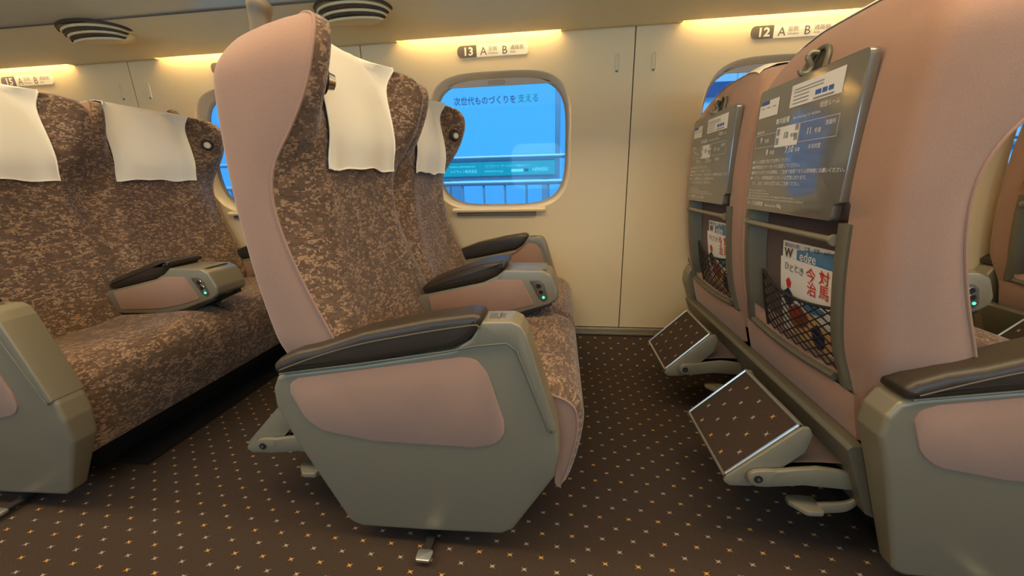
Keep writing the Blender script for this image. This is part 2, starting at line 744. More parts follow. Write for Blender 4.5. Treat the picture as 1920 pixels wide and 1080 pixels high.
B = BM()
ys = [-1.1, 0.0, 0.6, 1.0, 1.60, 1.768]
zs = [0, 0, 0, 0, 0, 0.093]
vv = [-1.1, 0.0, 0.6, 1.0, 1.60, 1.792]
xs = [FX0 + i * (FX1 - FX0) / 8 for i in range(9)]
grid(B, [[Vector((x, y, z)) for x in xs] for y, z in zip(ys, zs)], [[(x, v) for x in xs] for v in vv])
struct(obj('floor', B, CARPET, smooth=False))

# metal rail at the foot of the window wall
B = BM()
box(B, FX0, FX1, WY - 0.011, WY + 0.006, 0.094, 0.126, 0.002)
box(B, FX0, FX1, WY - 0.016, WY - 0.011, 0.094, 0.103)
for i in range(-22, 24):
    x = 0.297 + i * 0.145 * 2
    if FX0 < x < FX1:
        disc(B, (x - 0.13, WY - 0.011, 0.115), (0, -1, 0), 0.006, 0.005, 10)
struct(obj('baseboard_left', B, RAIL))

for nm, x in (('wall_rear', FX0 - 0.05), ('wall_front', FX1)):
    B = BM()
    box(B, x, x + 0.05, -1.1, 1.83, 0, 2.3)
    struct(obj(nm, B, WALL, smooth=False))

# luggage rack underside, rack front and arched ceiling in one run across the car
prof = [(WY + 0.03, 1.52), (1.741, 1.52), (1.741, 1.404), (1.736, 1.401), (1.730, 1.402), (1.437, 1.434), (1.434, 1.4345)]
B = BM()
grid(B, [[Vector((x, y, z)) for x in (FX0, -2, 0, 2, FX1)] for y, z in prof])
struct(obj('ceiling_rack_panel', B, CEIL, angle=25))
prof = [(1.4345, 1.4340), (1.4335, 1.440), (1.10, 1.468), (1.03, 1.485), (1.00, 1.52), (1.01, 1.58), (1.15, 1.75), (1.02, 1.95), (0.72, 2.10), (0.36, 2.14)]
prof2 = [(0.72 - y, z) for y, z in reversed(prof[:-1])] + [(-1.10, 1.41)]
B = BM()
grid(B, [[Vector((x, y, z)) for x in (FX0, -2, 0, 2, FX1)] for y, z in prof[:2]], mat=2)
grid(B, [[Vector((x, y, z)) for x in (FX0, -2, 0, 2, FX1)] for y, z in prof[1:4]], mat=1)
grid(B, [[Vector((x, y, z)) for x in (FX0, -2, 0, 2, FX1)] for y, z in prof[3:] + prof2])
struct(obj('ceiling', B, [CEILW, RACK, SIGND], angle=25))

# fillers between the lit coves (solid above each panel joint)
B = BM()
for k in range(-4, 4):
    x = 0.235 + PITCH * k
    box(B, x - 0.235, x + 0.235, 1.7412, WY - 0.0005, 1.405, 1.45, 0.002)
struct(obj('trim_cove', B, CEIL))
for k in range(-3, 3):
    x = -0.325 + PITCH * k
    B = BM()
    box(B, x - 0.335, x + 0.335, 1.748, 1.768, 1.462, 1.474, 0.002)
    nm = {-2: 'above the window of row 15', -1: 'above the window of row 14', 0: 'above the window of row 13', 1: 'above the window of row 12'}.get(k, 'above a window out of view')
    tag(obj('cove_light', B, COVE), 'warm white cove lamp hidden behind the rack edge ' + nm, 'lamp', 'cove lamps above the windows')

# windows: seal ring, pane, blind with pull tab, small ledge
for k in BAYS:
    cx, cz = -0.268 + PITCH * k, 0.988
    B = BM()
    a = superell(cx, cz, 0.318 * 0.95, 0.288 * 0.95, 4.0, 96)
    rows = []
    for s, y in ((1.0, WY + 0.051), (0.988, WY + 0.052), (0.975, WY + 0.056), (0.972, WY + 0.064), (1.03, WY + 0.066), (1.03, WY + 0.052), (1.0, WY + 0.051)):
        rows.append([Vector((cx + (x - cx) * s, y, cz + (z - cz) * s)) for x, z in a])
    grid(B, rows, closed=True)
    win = struct(obj('window_%d' % (k + 4), B, SEAL))
    B = BM()
    prism(B, superell(cx, cz, 0.318 * 0.945, 0.288 * 0.945, 4.0, 72), WY + 0.0585, WY + 0.0625)
    obj('pane', B, GLASS, win, smooth=False)
    B = BM()
    pts = [p for p in superell(cx, cz, 0.318 * 0.94, 0.288 * 0.94, 4.0, 120) if p[1] > cz + 0.247]
    pts.sort(key=lambda p: p[0])
    xe = 0.262
    pts = [(cx - xe, cz + 0.243)] + pts + [(cx + xe, cz + 0.243)]
    prism(B, pts, WY + 0.050, WY + 0.056)
    obj('blind', B, WALLD, win, smooth=False)
    B = BM()
    box(B, cx - 0.047, cx + 0.027, WY + 0.046, WY + 0.0505, cz + 0.249, cz + 0.264, 0.002)
    obj('blind_tab', B, SEAL, win)
    B = BM()
    prism(B, roundpoly([(WY - 0.001, 0.694), (WY - 0.026, 0.690), (WY - 0.028, 0.700), (WY - 0.022, 0.707), (WY - 0.001, 0.708)], 0.003, 3), cx - 0.222, cx + 0.208, axis='X')
    obj('window_ledge', B, WALL, win)
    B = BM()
    box(B, cx - 0.205, cx + 0.165, WY - 0.016, WY - 0.0005, 0.672, 0.6915, 0.004)  # dark hanging strip, the ledge's underside shadow put into its colour
    obj('ledge_shadow_strip', B, SEALD, win)
    # mirrored window across the aisle, only a pane in its frame
    B = BM()
    prism(B, superell(cx, cz, 0.318 * 0.947, 0.288 * 0.947, 4.0, 48), -1.053 - 0.0625, -1.053 - 0.0585)
    struct(obj('window_%d' % (k + 14), B, GLASS, smooth=False))

# small slotted hooks on the panels beside each joint
for k, (place) in ((0, 'between row 13 and row 12 windows'), (-1, 'between row 14 and row 13 windows'), (-2, 'between row 15 and row 14 windows')):
    for dx, z, side in ((-0.068, 1.279, 'left'), (0.077, 1.277, 'right')):
        x = 0.297 + PITCH * k + dx
        B = BM()
        ring = [(x + 0.0075 * math.cos(t) , z + (0.026 if math.sin(t) >= 0 else -0.026) + 0.0075 * math.sin(t)) for t in [2 * PI * (i + 0.5) / 20 for i in range(20)]]
        tube(B, [Vector((a, WY - 0.0005, b)) for a, b in ring], 0.0018, 6, closed=True)
        h = obj('wall_hook', B, REVEAL)
        B = BM()
        box(B, x - 0.004, x + 0.004, WY - 0.004, WY - 0.0003, z - 0.033, z - 0.027, 0.001)
        obj('hook_lip', B, SIGND, h)
        tag(h, 'slim wall hook %s of the panel joint %s' % (side, place), 'hook', 'wall hooks by the panel joints')

# seat number signs
for k, num, mat in ((-2, '15', SIGNV), (-1, '14', SIGND), (0, '13', SIGND), (1, '12', SIGND), (2, '11', SIGND)):
    x0 = -0.433 + PITCH * k
    z0, z1 = 1.332, 1.377
    B = BM()
    r = (z1 - z0) / 2
    pts = roundpoly([(x0, z0), (x0 + 0.30, z0), (x0 + 0.30, z1), (x0, z1)], [r, r * .7, r * .7, r], 6)
    prism(B, pts, WY - 0.0022, WY - 0.0002)
    sg = obj('seat_number_sign', B, SIGNP)
    B = BM(True)
    pl = roundpoly([(x0, z0), (x0 + 0.083, z0), (x0 + 0.083, z1), (x0, z1)], [r, 0, 0, r], 8)
    B.bm.faces.new([B.bm.verts.new((p[0], WY - 0.0027, p[1])) for p in pl]).material_index = 1
    X, Z = (1, 0, 0), (0, 0, 1)
    text(B, num, (x0 + 0.047, WY - 0.0032, z0 + 0.008), X, Z, 0.042, 0, 0.03, 'CENTER', xs=1.12)
    obj('number_badge', B, [SIGNP, mat], sg, smooth=False, label='dark badge with a white number')
    B = BM(True)
    for ch, dx, jp, en in (('A', 0.098, '窓側', 'Window'), ('B', 0.190, '通路側', 'Aisle')):
        text(B, ch, (x0 + dx, WY - 0.0032, z0 + 0.006), X, Z, 0.043, 1)
        text(B, jp, (x0 + dx + 0.035, WY - 0.0032, z0 + 0.021), X, Z, 0.019, 1)
        text(B, en, (x0 + dx + 0.035, WY - 0.0032, z0 + 0.008), X, Z, 0.0115, 1)
        obj('seat_letter', B, [SIGNP, mat], sg, smooth=False)
        B = BM(True)
    B.bm.free()
    tag(sg, 'cream seat number sign reading %s A B above a window' % num, 'sign', 'seat number signs')

# air vents in the rack underside
for vx, nm in ((-1.80, 'above the left-hand seats'), (-0.735, 'above the middle seat')):
    t = thing('air_vent', (vx, 1.49, 1.42), 'round louvred air vent in the rack underside ' + nm, 'vent', 'ceiling air vents')
    sl = (1.402 - 1.434) / (1.73 - 1.437)

    def vz(y):
        return 1.434 + (y - 1.437) * sl
    STEP, RIM = 0.0095, 0.0045

    def arc(rx, ry, drop, n=40):
        out = []
        for j in range(n + 1):
            a = PI * (0.84 + 1.32 * j / n)
            sa = math.sin(a)
            y = 1.492 + (ry if sa < 0 else 0.075) * sa
            f = 1.0 if sa < 0 else 1 - sstep(0, 0.46, sa)
            out.append(Vector((vx + rx * math.cos(a), y, vz(y) + 0.0015 - drop * f)))
        return out
    radii = [(0.144, 0.086), (0.131, 0.066), (0.118, 0.046), (0.106, 0.026)]
    B = BM()
    for i in range(3):
        d = i * (STEP + RIM)
        grid(B, [arc(*radii[i], d), arc(radii[i][0] - 0.004, radii[i][1] - 0.004, d + STEP)])
    obj('recess', B, SLIT, t, label='dark air slits')
    for i in range(3):
        B = BM()
        tube(B, arc(*radii[i + 1], (i + 1) * (STEP + RIM) - RIM * 0.4), RIM, 8)
        obj('louvre', B, CEIL, t)
    B = BM()
    front = arc(0.106, 0.026, 3 * (STEP + RIM))
    rows = []
    for f in [q / 10 for q in range(11)]:
        rr = []
        for p in front:
            c = max(-1, min(1, (p.x - vx) / 0.106))
            yb = max(p.y, 1.500 + 0.110 * math.sqrt(1 - c * c))
            z = p.z + (vz(yb) + 0.0008 - p.z) * sstep(0.35, 1, f)
            rr.append(Vector((p.x, p.y + (yb - p.y) * f, z)))
        rows.append(rr)
    grid(B, rows)
    obj('cover_plate', B, CEIL, t)

# ------------------------------------------------------------------ outside: platform with advertising board
SKYB = emit('backlit_board_face', (0.085, 0.46, 1.0, 1), 1.0)
SKYT = emit('backlit_teal_strip', (0.004, 0.33, 0.50, 1), 1.0)
OUTD = emit('board_dark_lettering', (0.012, 0.06, 0.26, 1), 1.0)
OUTT = emit('board_teal_lettering', (0.0, 0.22, 0.34, 1), 1.0)
OUTW = emit('board_pale_lettering', (0.20, 0.75, 1.0, 1), 1.0)
OUTM = plain('painted_steel', srgb(150, 165, 185), 0.5, 0.2)
OUTP = plain('platform_concrete', srgb(150, 155, 165), 0.8)
FACADE = plain('facade_panel', srgb(190, 200, 210), 0.6)
FDARK = plain('facade_glazing', srgb(60, 90, 130), 0.15, 0.3)

bx0, bx1 = -1.06, -0.035
t = thing('advertising_board', (-0.55, 3.33, 0.0), 'backlit platform advertising board with Japanese slogan outside the row 13 window', 'billboard')
B = BM()
box(B, bx0 - 0.04, bx1 + 0.04, 3.32, 3.42, 0.84, 1.70, 0.006)
for x in (bx0 + 0.08, bx1 - 0.08):
    box(B, x - 0.03, x + 0.03, 3.34, 3.40, 0.0, 0.86)
obj('frame', B, OUTM, t)
B = BM()
box(B, bx0, bx1, 3.312, 3.3195, 1.005, 1.665)
obj('poster_face', B, SKYB, t, smooth=False, label='plain blue lit poster face')
B = BM()
box(B, bx0, bx1, 3.312, 3.3195, 0.875, 0.985)
obj('company_strip', B, SKYT, t, smooth=False, label='teal strip with company lettering')
X, Z = (1, 0, 0), (0, 0, 1)
for nm, body, x, z, sz, mat, bold, shear, xsc in (
        ('slogan', '次世代ものづくりを', -0.862, 1.435, 0.066, OUTD, 0.012, 0, 0.87),
        ('slogan', '支える', -0.336, 1.437, 0.066, OUTT, 0.012, 0, 0.87),
        ('company_name', 'ハイウィン株式会社', -0.93, 0.902, 0.030, OUTW, 0.01, 0, 0.88),
        ('company_name', 'HIWIN CORPORATION', -0.93, 0.944, 0.021, OUTW, 0, 0, 1),
        ('product_line', 'リニアガイド・ボールねじ・単軸ロボット', -0.63, 0.944, 0.022, OUTW, 0, 0, 0.95),
        ('web_address', 'www.hiwin.co.jp', -0.63, 0.904, 0.024, OUTW, 0, 0, 1),
        ('company_logo', 'HIWIN', -0.228, 0.902, 0.046, OUTW, 0.008, 0.25, 0.95)):
    B = BM(True)
    text(B, body, (x, 3.311, z), X, Z, sz, 0, bold, shear=shear, xs=xsc)
    obj(nm, B, mat, t, smooth=False)
for x0, x1, mat in ((-0.40, -0.30, OUTW), (-0.292, -0.257, OUTD)):
    B = BM(True)
    quad(B, (0, 3.311, 0), X, Z, x0, x1, 0.902, 0.924)
    obj('search_box', B, mat, t, smooth=False)

t = thing('platform_railing', (0, 3.0, 0), 'pale steel platform railing with two rails in front of the advertising board', 'railing')
B = BM()
for z, r in ((1.0, 0.017), (0.815, 0.020)):
    tube(B, [(-5, 3.0, z), (6, 3.0, z)], r, 10)
obj('rails', B, OUTM, t)
for i in range(-24, 34):
    x = -0.749 + 0.167 * i
    if not (-3.4 < x < 4.4):
        continue
    B = BM()
    tube(B, [(x, 3.0, 0), (x, 3.0, 0.815)], 0.009, 8)
    obj('baluster', B, OUTM, t)
for x in (-2.42, 0.09, 2.6):
    B = BM()
    tube(B, [(x, 3.0, 0), (x, 3.0, 1.0)], 0.016, 8)
    obj('post', B, OUTM, t)

B = BM()
box(B, -9, 10, 2.3, 9, -0.9, 0.0)
struct(obj('platform', B, OUTP, smooth=False))
for bx, wd, n, dy, lab in ((-6.4, 4.2, 9, 7.2, 'pale office building left of the advertising board beyond the platform'),
                           (0.3, 3.0, 10, 6.6, 'pale office building just right of the advertising board beyond the platform'),
                           (4.2, 5.0, 9, 7.4, 'pale office building seen through the right-hand windows')):
    t = thing('office_building', (bx + wd / 2, dy, 0), lab, 'building')
    B = BM()
    box(B, bx, bx + wd, dy, dy + 1.5, 0, 5.2)
    obj('facade', B, FACADE, t, smooth=False)
    for i in range(n):
        z = 0.3 + i * 0.42
        B = BM()
        box(B, bx + 0.1, bx + wd - 0.1, dy - 0.03, dy + 0.02, z, z + 0.2)
        for q in range(int(wd / 0.5)):
            box(B, bx + 0.3 + q * 0.5, bx + 0.34 + q * 0.5, dy - 0.05, dy, z - 0.1, z + 0.3, mat=1)
        obj('window_band', B, [FDARK, FACADE], t, smooth=False)

# ------------------------------------------------------------------ the double seats
YB, YA = 0.957, 1.453          # seat centres: aisle seat, window seat
MID = 2.41                     # mirror: y -> MID - y
#       z       rear    centre  edge    half width
BACK = [(0.355, -0.555, -0.400, -0.430, 0.250),
        (0.425, -0.577, -0.425, -0.425, 0.250),
        (0.515, -0.601, -0.458, -0.455, 0.250),
        (0.625, -0.619, -0.488, -0.497, 0.250),
        (0.725, -0.628, -0.502, -0.526, 0.250),
        (0.805, -0.632, -0.503, -0.534, 0.250),
        (0.865, -0.632, -0.494, -0.518, 0.250),
        (0.925, -0.630, -0.482, -0.474, 0.250),
        (0.975, -0.627, -0.484, -0.441, 0.250),
        (1.025, -0.622, -0.492, -0.416, 0.249),
        (1.055, -0.617, -0.498, -0.408, 0.246),
        (1.080, -0.609, -0.504, -0.413, 0.238),
        (1.100, -0.600, -0.511, -0.430, 0.224),
        (1.116, -0.591, -0.519, -0.458, 0.202),
        (1.128, -0.580, -0.527, -0.490, 0.168),
        (1.136, -0.569, -0.536, -0.519, 0.120),
        (1.139, -0.558, -0.542, -0.540, 0.075)]


def lean(p, yc):
    """the shoulders of the headrest fall towards the rear"""
    f = sstep(0.97, 1.09, p.z) * sstep(0.06, 0.22, abs(p.y - yc))
    return Vector((p.x, p.y, p.z + f * 0.20 * (p.x + 0.50)))


def flank(z):
    return 0.034 * sstep(0.37, 0.52, z) * (1 - 0.5 * sstep(1.03, 1.12, z))


def front_x(z, t):
    xr, c, e, h = spline(BACK, z)
    t = abs(t)
    lip = 0.008 if h > 0.2 else 0.008 * max(0, (h - 0.06) / 0.14)
    xe = e + lip
    if t <= 0.88:
        s = sstep(0.60, 0.88, t)
        x = c + (xe - c) * s
        # soft bolster beside the sitter's torso
        x += 0.012 * sstep(0.35, 0.7, t) * (1 - sstep(0.75, 0.95, t)) * sstep(0.45, 0.55, z) * (1 - sstep(0.8, 0.9, z))
    else:
        q = (t - 0.88) / 0.12
        x = e + lip * math.sqrt(max(0, 1 - q * q))
    return x


def front_p(z, t, yc, outer=0, off=0.0):
    h = spline(BACK, z)[3]
    y = yc + t * h + outer * flank(z) * sstep(0.45, 1.0, t * outer)
    return lean(Vector((front_x(z, t) + off, y, z)), yc)


ZS = [0.355 + i * 0.02 for i in range(36)] + [1.068, 1.080, 1.092, 1.102, 1.110, 1.117, 1.123, 1.128, 1.132, 1.135, 1.1375, 1.139]
ZS = [z for z in ZS if z < 1.065 or z > 1.066]


def backrest(root, yc, outer):
    TS = [-1, -0.995, -0.98, -0.955, -0.92, -0.88, -0.83, -0.78, -0.73, -0.68, -0.62, -0.55, -0.45, -0.3, -0.15]
    TS = TS + [0] + [-t for t in reversed(TS)]
    rows, uvs = [], []
    v = 0
    last = None
    for z in ZS:
        row = [front_p(z, t, yc, outer) for t in TS]
        mid = row[len(row) // 2]
        v += (mid - last).length if last else 0
        last = mid
        rows.append(row)
        uu, acc, prev = [], 0, None
        for p in row:
            acc += math.hypot(p.x - prev.x, p.y - prev.y) if prev else 0
            prev = p
            uu.append(acc)
        half = uu[len(uu) // 2]
        uvs.append([(q - half + yc * 3, v) for q in uu])
    B = BM()
    V = grid(B, rows, uvs)
    f = B.bm.faces.new(V[-1])
    cush = obj('backrest', B, MOQ, root)
    # shell: sides, rounded rear corners, recessed rear
    rows = []
    for z in ZS:
        xr, c, e, h = spline(BACK, z)
        R = min(0.030, (e - xr) * 0.45, h * 0.4)
        e2 = min(e, e)
        side = []
        for s in (0.0, 0.33, 0.66, 1.0):
            side.append((e2 + (xr + R - e2) * s, h + 0.006 * math.sin(PI * s)))
        for a in (22.5, 45, 67.5):
            a = math.radians(a)
            side.append((xr + R - R * math.sin(a), h - R + R * math.cos(a)))
        side.append((xr, h - R))
        rec = 0.034 * sstep(0.42, 0.455, z) * (1 - sstep(0.745, 0.765, z))
        hk = 0.020 * sstep(1.025, 1.035, z) * (1 - sstep(1.075, 1.095, z))
        ins = [(xr, min(0.170, h - R - 0.004)), (xr + rec, min(0.162, h - R - 0.008)), (xr + rec, min(0.10, h * 0.45)), (xr + max(rec, hk * 0.0), min(0.05, h * 0.2))]
        fl = [flank(z) * sstep(0.45, 1.0, y / h) for x, y in side + ins]
        rght = [lean(Vector((x, yc + y + (q if outer > 0 else 0), z)), yc) for (x, y), q in zip(side + ins, fl)]
        left = [lean(Vector((x, yc - y - (q if outer < 0 else 0), z)), yc) for (x, y), q in reversed(list(zip(side + ins, fl)))]
        rows.append(rght + left)
    B = BM()
    V = grid(B, rows)
    try:
        B.bm.faces.new(V[-1])
    except ValueError:
        pass
    obj('back_shell', B, MAUVE, root, angle=50)
    # piping along both edges of the front fabric
    for s in (-1, 1):
        B = BM()
        tube(B, [front_p(z, s, yc, outer) + Vector((0, s * 0.001, 0)) for z in ZS[2:-4]], 0.0026, 6)
        obj('piping', B, MAUVE, root)
    # reading light on the wing
    s = outer
    t0, z0 = 0.77 * s, 1.012
    p = front_p(z0, t0, yc, outer)
    d1 = front_p(z0, t0 + 0.02 * s, yc, outer) - p
    d2 = front_p(z0 + 0.01, t0, yc, outer) - p
    n = d1.cross(d2).normalized()
    if n.x < 0:
        n = -n
    B = BM()
    disc(B, p - n * 0.012, n, 0.024, 0.014, 28)
    lamp = obj('reading_light', B, DARK, root, label='dark reading lamp housing')
    B = BM()
    disc(B, p + n * 0.002, n, 0.017, 0.014, 28, r2=0.014)
    obj('lamp_head', B, CHROME, lamp)
    B = BM()
    disc(B, p + n * 0.016, n, 0.0095, 0.002, 20)
    obj('lens', B, STICKW, lamp)


def xrear(z):
    return spline(BACK, z)[0]



def rear_fittings(root, yc):
    # ---- tray table folded against the seat back, seen from behind (left is +Y)
    zt, zb = 1.030, 0.738
    xt, xb = -0.6405, -0.6415
    hw = 0.181

    def P(p, q):                       # p=(s along -Y, z), q = depth
        f = (p[1] - zb) / (zt - zb)
        return Vector((xb + (xt - xb) * f + q, yc + 0.004 - p[0], p[1]))
    pts = roundpoly([(-hw, zt), (hw, zt), (hw, zb + 0.035), (hw - 0.014, zb + 0.030), (hw - 0.016, zb), (-hw + 0.012, zb), (-hw + 0.012, zb + 0.030), (-hw, zb + 0.035)],
                    [0.014, 0.014, 0.003, 0.003, 0.008, 0.008, 0.003, 0.003], 4)
    B = BM()
    prism(B, pts, -0.006, 0.012, mapf=P, bev=0.0022, seg=2)
    tray = obj('tray_table', B, TRAY, root)
    X, Z = Vector((0, -1, 0)), Vector((xt - xb, 0, zt - zb)).normalized()
    O = P((-hw, zb), -0.0068)
    Wd, Hh = 2 * hw, zt - zb

    def at(fx, fy):
        return O + X * (fx * Wd) + Z * ((1 - fy) * Hh)
    B = BM(True)
    quad(B, O, X, Z, 0.40 * Wd, 0.86 * Wd, 0.79 * Hh, 0.945 * Hh, 0)
    for i, y in enumerate((0.905, 0.885, 0.86, 0.835, 0.81)):
        quad(B, O + Vector((-0.0004, 0, 0)), X, Z, 0.43 * Wd, (0.70 if i < 2 else 0.58) * Wd, y * Hh, (y + 0.007) * Hh, 1)
    for a, b in ((0.64, 0.69), (0.70, 0.74), (0.75, 0.79)):
        quad(B, O + Vector((-0.0005, 0, 0)), X, Z, a * Wd, b * Wd, 0.828 * Hh, 0.858 * Hh, 2)
    quad(B, O + Vector((-0.0004, 0, 0)), X, Z, 0.63 * Wd, 0.80 * Wd, 0.800 * Hh, 0.812 * Hh, 1)
    obj('sticker', B, [STICKW, STICKG, STICKB], tray, smooth=False, label='white notice sticker with blue print')
    B = BM(True)
    quad(B, O, X, Z, 0.03 * Wd, 0.27 * Wd, 0.775 * Hh, 0.875 * Hh, 0)
    quad(B, O, X, Z, 0.05 * Wd, 0.15 * Wd, 0.88 * Hh, 0.905 * Hh, 2)
    quad(B, O, X, Z, 0.15 * Wd, 0.27 * Wd, 0.875 * Hh, 0.905 * Hh, 0)
    for i in range(3):
        quad(B, O + Vector((-0.0004, 0, 0)), X, Z, (0.055 + 0.072 * i) * Wd, (0.095 + 0.072 * i) * Wd, 0.845 * Hh, 0.853 * Hh, 1)
    obj('sticker', B, [STICKW, STICKG, STICKB], tray, smooth=False, label='white sticker with a blue header')
    B = BM(True)
    T = lambda s, fx, fy, sz, m=0, b=0.0, al='LEFT': text(B, s, at(fx, fy), X, Z, sz, m, b, al)
    T('車内設備', 0.27, 0.305, 0.014, 0, 0.012)
    T('Non-Smoking Car facilities', 0.46, 0.300, 0.0085)
    T('喫煙ルーム', 0.70, 0.265, 0.0115)
    T('◆現在地', 0.04, 0.355, 0.009)
    outline(B, O, X, Z, 0.03 * Wd, 0.30 * Wd, 0.53 * Hh, 0.635 * Hh, 0.0008)
    outline(B, O, X, Z, 0.55 * Wd, 0.88 * Wd, 0.53 * Hh, 0.665 * Hh, 0.0008)
    quad(B, O, X, Z, 0.295 * Wd, 0.545 * Wd, 0.515 * Hh, 0.665 * Hh, 0)
    T('9', 0.10, 0.432, 0.019, 0, 0.02)
    T('号車', 0.155, 0.435, 0.011)
    O2 = O
    O = O2 + Vector((-0.0005, 0, 0))
    T('10', 0.385, 0.425, 0.019, 1, 0.02)
    T('号車', 0.462, 0.425, 0.010, 1)
    for fx, fy in ((0.305, 0.375), (0.305, 0.445), (0.505, 0.36), (0.505, 0.43)):
        quad(B, O, X, Z, fx * Wd, (fx + 0.032) * Wd, (1 - fy - 0.02) * Hh, (1 - fy + 0.03) * Hh, 2)
    O = O2
    T('11', 0.62, 0.425, 0.018, 0, 0.02)
    T('号車', 0.69, 0.425, 0.011)
    T('洗面所', 0.775, 0.385, 0.010)
    T('8', 0.20, 0.535, 0.019, 0, 0.02)
    T('号車', 0.245, 0.535, 0.011)
    T('7,10', 0.43, 0.535, 0.019, 0, 0.02)
    T('号車', 0.532, 0.535, 0.010)
    T('多目的室', 0.66, 0.525, 0.010)
    for i, s in enumerate(('●ゴミは座席に残さずお持ちください。', '●携帯電話はマナーモードに設定してください。', '●車内でのお客さまの荷物は、ご自身で座席下または荷物棚にお願いください。', '●パソコン・携帯電話用コンセントは客室にあります。', '　また、お近くの席のお客さまにご注意ください。')):
        T(s, 0.04, 0.60 + 0.045 * i, 0.0098, 0, 0.004)
    for i, s in enumerate(('Please take your garbage with you.', 'Please set mobile phones to silent mode.', 'Please keep your baggage under the seat or on the luggage rack above your seats.', 'Please be considerate of the other passengers when you use a personal computer or a keyboard.')):
        T(s, 0.04, 0.835 + 0.023 * i, 0.0062)
    T('テーブル耐荷重', 0.04, 0.955, 0.0115, 0, 0.01)
    T('Table load limit', 0.285, 0.955, 0.008)
    T('10kg', 0.43, 0.955, 0.0115, 0, 0.01)
    obj('printing', B, [PRINT, SIGND, STICKG], tray, smooth=False, label='white printed notices and car map')
    # ---- coat hook in its arched housing above the tray
    hy = yc + 0.012
    B = BM()
    arch = [(0.036, 1.030)] + [(0.036 * math.cos(PI * i / 18), 1.046 + 0.034 * math.sin(PI * i / 18)) for i in range(19)] + [(-0.036, 1.030)]
    tube(B, [Vector((xrear(z) - 0.005, hy + y, z)) for y, z in arch], 0.0055, 8)
    prism(B, [(y * 0.93, z) for y, z in arch], 0, 1, mapf=lambda p, q: Vector((xrear(p[1]) - 0.0025 + 0.006 * q, hy + p[0], p[1])), mat=1)
    hook = obj('coat_hook', B, [FRAME, HOOKB], root)
    B = BM()
    x0 = xrear(1.05) - 0.004
    path = smoothpath([(x0, hy, 1.070), (x0 - 0.014, hy, 1.071), (x0 - 0.020, hy, 1.063), (x0 - 0.014, hy + 0.001, 1.054), (x0 - 0.008, hy + 0.003, 1.044), (x0 - 0.013, hy + 0.004, 1.034), (x0 - 0.025, hy + 0.004, 1.033), (x0 - 0.029, hy + 0.004, 1.041)], 5)
    tube(B, path, 0.0055, 8)
    obj('hook', B, GREY, hook)
    # ---- pocket frame: side rails, lower bar
    B = BM()
    for s in (-1, 1):
        zs_ = [0.735 - i * 0.0205 for i in range(17)]
        for off, wd in ((0.183, 0.013),):
            ring = []
            for z in zs_:
                sp = 0.0 + 0.014 * sstep(0.50, 0.40, z)
                x = xrear(z)
                yy = yc + s * (off + sp)
                inn = yy - s * (wd + 0.016)
                ring.append([Vector((x - 0.008, yy - s * wd, z)), Vector((x - 0.011, yy - s * wd * 0.5, z)), Vector((x - 0.011, yy + s * wd * 0.5, z)), Vector((x - 0.006, yy + s * wd, z)), Vector((x + 0.012, yy + s * wd, z)), Vector((x + 0.031, inn, z))])
            V = grid(B, ring, closed=True)
            B.bm.faces.new(V[0])
            B.bm.faces.new(V[-1])
    for i in range(1):
        path = [Vector((xrear(0.412) - 0.010, yc + y, 0.418 - 0.010 * math.cos(y / 0.18 * PI / 2))) for y in [-0.172 + 0.0215 * j for j in range(17)]]
        tube(B, path, 0.0085, 8)
    obj('pocket_frame', B, FRAME, root)
    B = BM()
    tube(B, [(xrear(0.70) - 0.012, yc - 0.172, 0.703), (xrear(0.70) - 0.012, yc + 0.172, 0.703)], 0.0065, 10)
    for s in (-1, 1):
        disc(B, (xrear(0.70) - 0.012, yc + s * 0.166, 0.703), (0, s, 0), 0.011, 0.008, 14)
    obj('grab_bar', B, GREY, root)
    B = BM()
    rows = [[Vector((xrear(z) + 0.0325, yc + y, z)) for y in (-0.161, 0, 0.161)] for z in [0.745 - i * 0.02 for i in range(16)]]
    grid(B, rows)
    obj('pocket_backing', B, MAUVE_D, root, label='darker fabric with painted-in shade behind the pocket')
    # ---- lower rear trim panel under the pocket
    B = BM()
    rows = []
    for z in (0.405, 0.395, 0.375, 0.345, 0.32, 0.306, 0.302):
        f = (0.405 - z) / 0.10
        x = -0.579 + 0.026 * f
        bul = -0.010 * math.sin(min(1, f) * PI)
        rows.append([Vector((x + bul * (1 - abs(t) ** 6) + (0.012 if abs(t) == 1 else 0), yc + 0.225 * t, z)) for t in (-1, -0.985, -0.93, -0.6, -0.2, 0.2, 0.6, 0.93, 0.985, 1)])
    V = grid(B, rows)
    obj('lower_panel', B, MAUVE, root)
    # ---- net pocket
    B = BM()
    hwN, z0, z1 = 0.163, 0.424, 0.580

    def NP(a, b):                      # a,b in 0..1 across / up
        zt_ = z1 - 0.026 * math.sin(PI * min(1, a * 0.95)) ** 0.8 * 0.9 - 0.012 * a
        z = z0 + (zt_ - z0) * b
        y = yc + 0.118 - (0.118 + hwN) * a
        bulge = 0.016 * math.sin(PI * a) * (0.35 + 0.65 * b)
        return Vector((xrear(z) + 0.006 - bulge, y, z))
    nu, nv = 8, 6
    sub = 3
    for i in range(-nv, nu + 1):
        for d in (1, -1):
            pth = []
            for j in range(nv * sub + 1):
                b = j / (nv * sub)
                a = (i + (b * nv if d == 1 else nv - b * nv)) / nu
                if -1e-6 <= a <= 1 + 1e-6:
                    pth.append(NP(min(1, max(0, a)), b))
            if len(pth) > 1:
                tube(B, pth, 0.0017, 5)
    tube(B, [NP(i / 30, 1) for i in range(31)], 0.0036, 6)
    for a in (0.0, 1.0):
        tube(B, [NP(a, j / 10) for j in range(11)], 0.0036, 6)
    obj('net_pocket', B, NET, root)


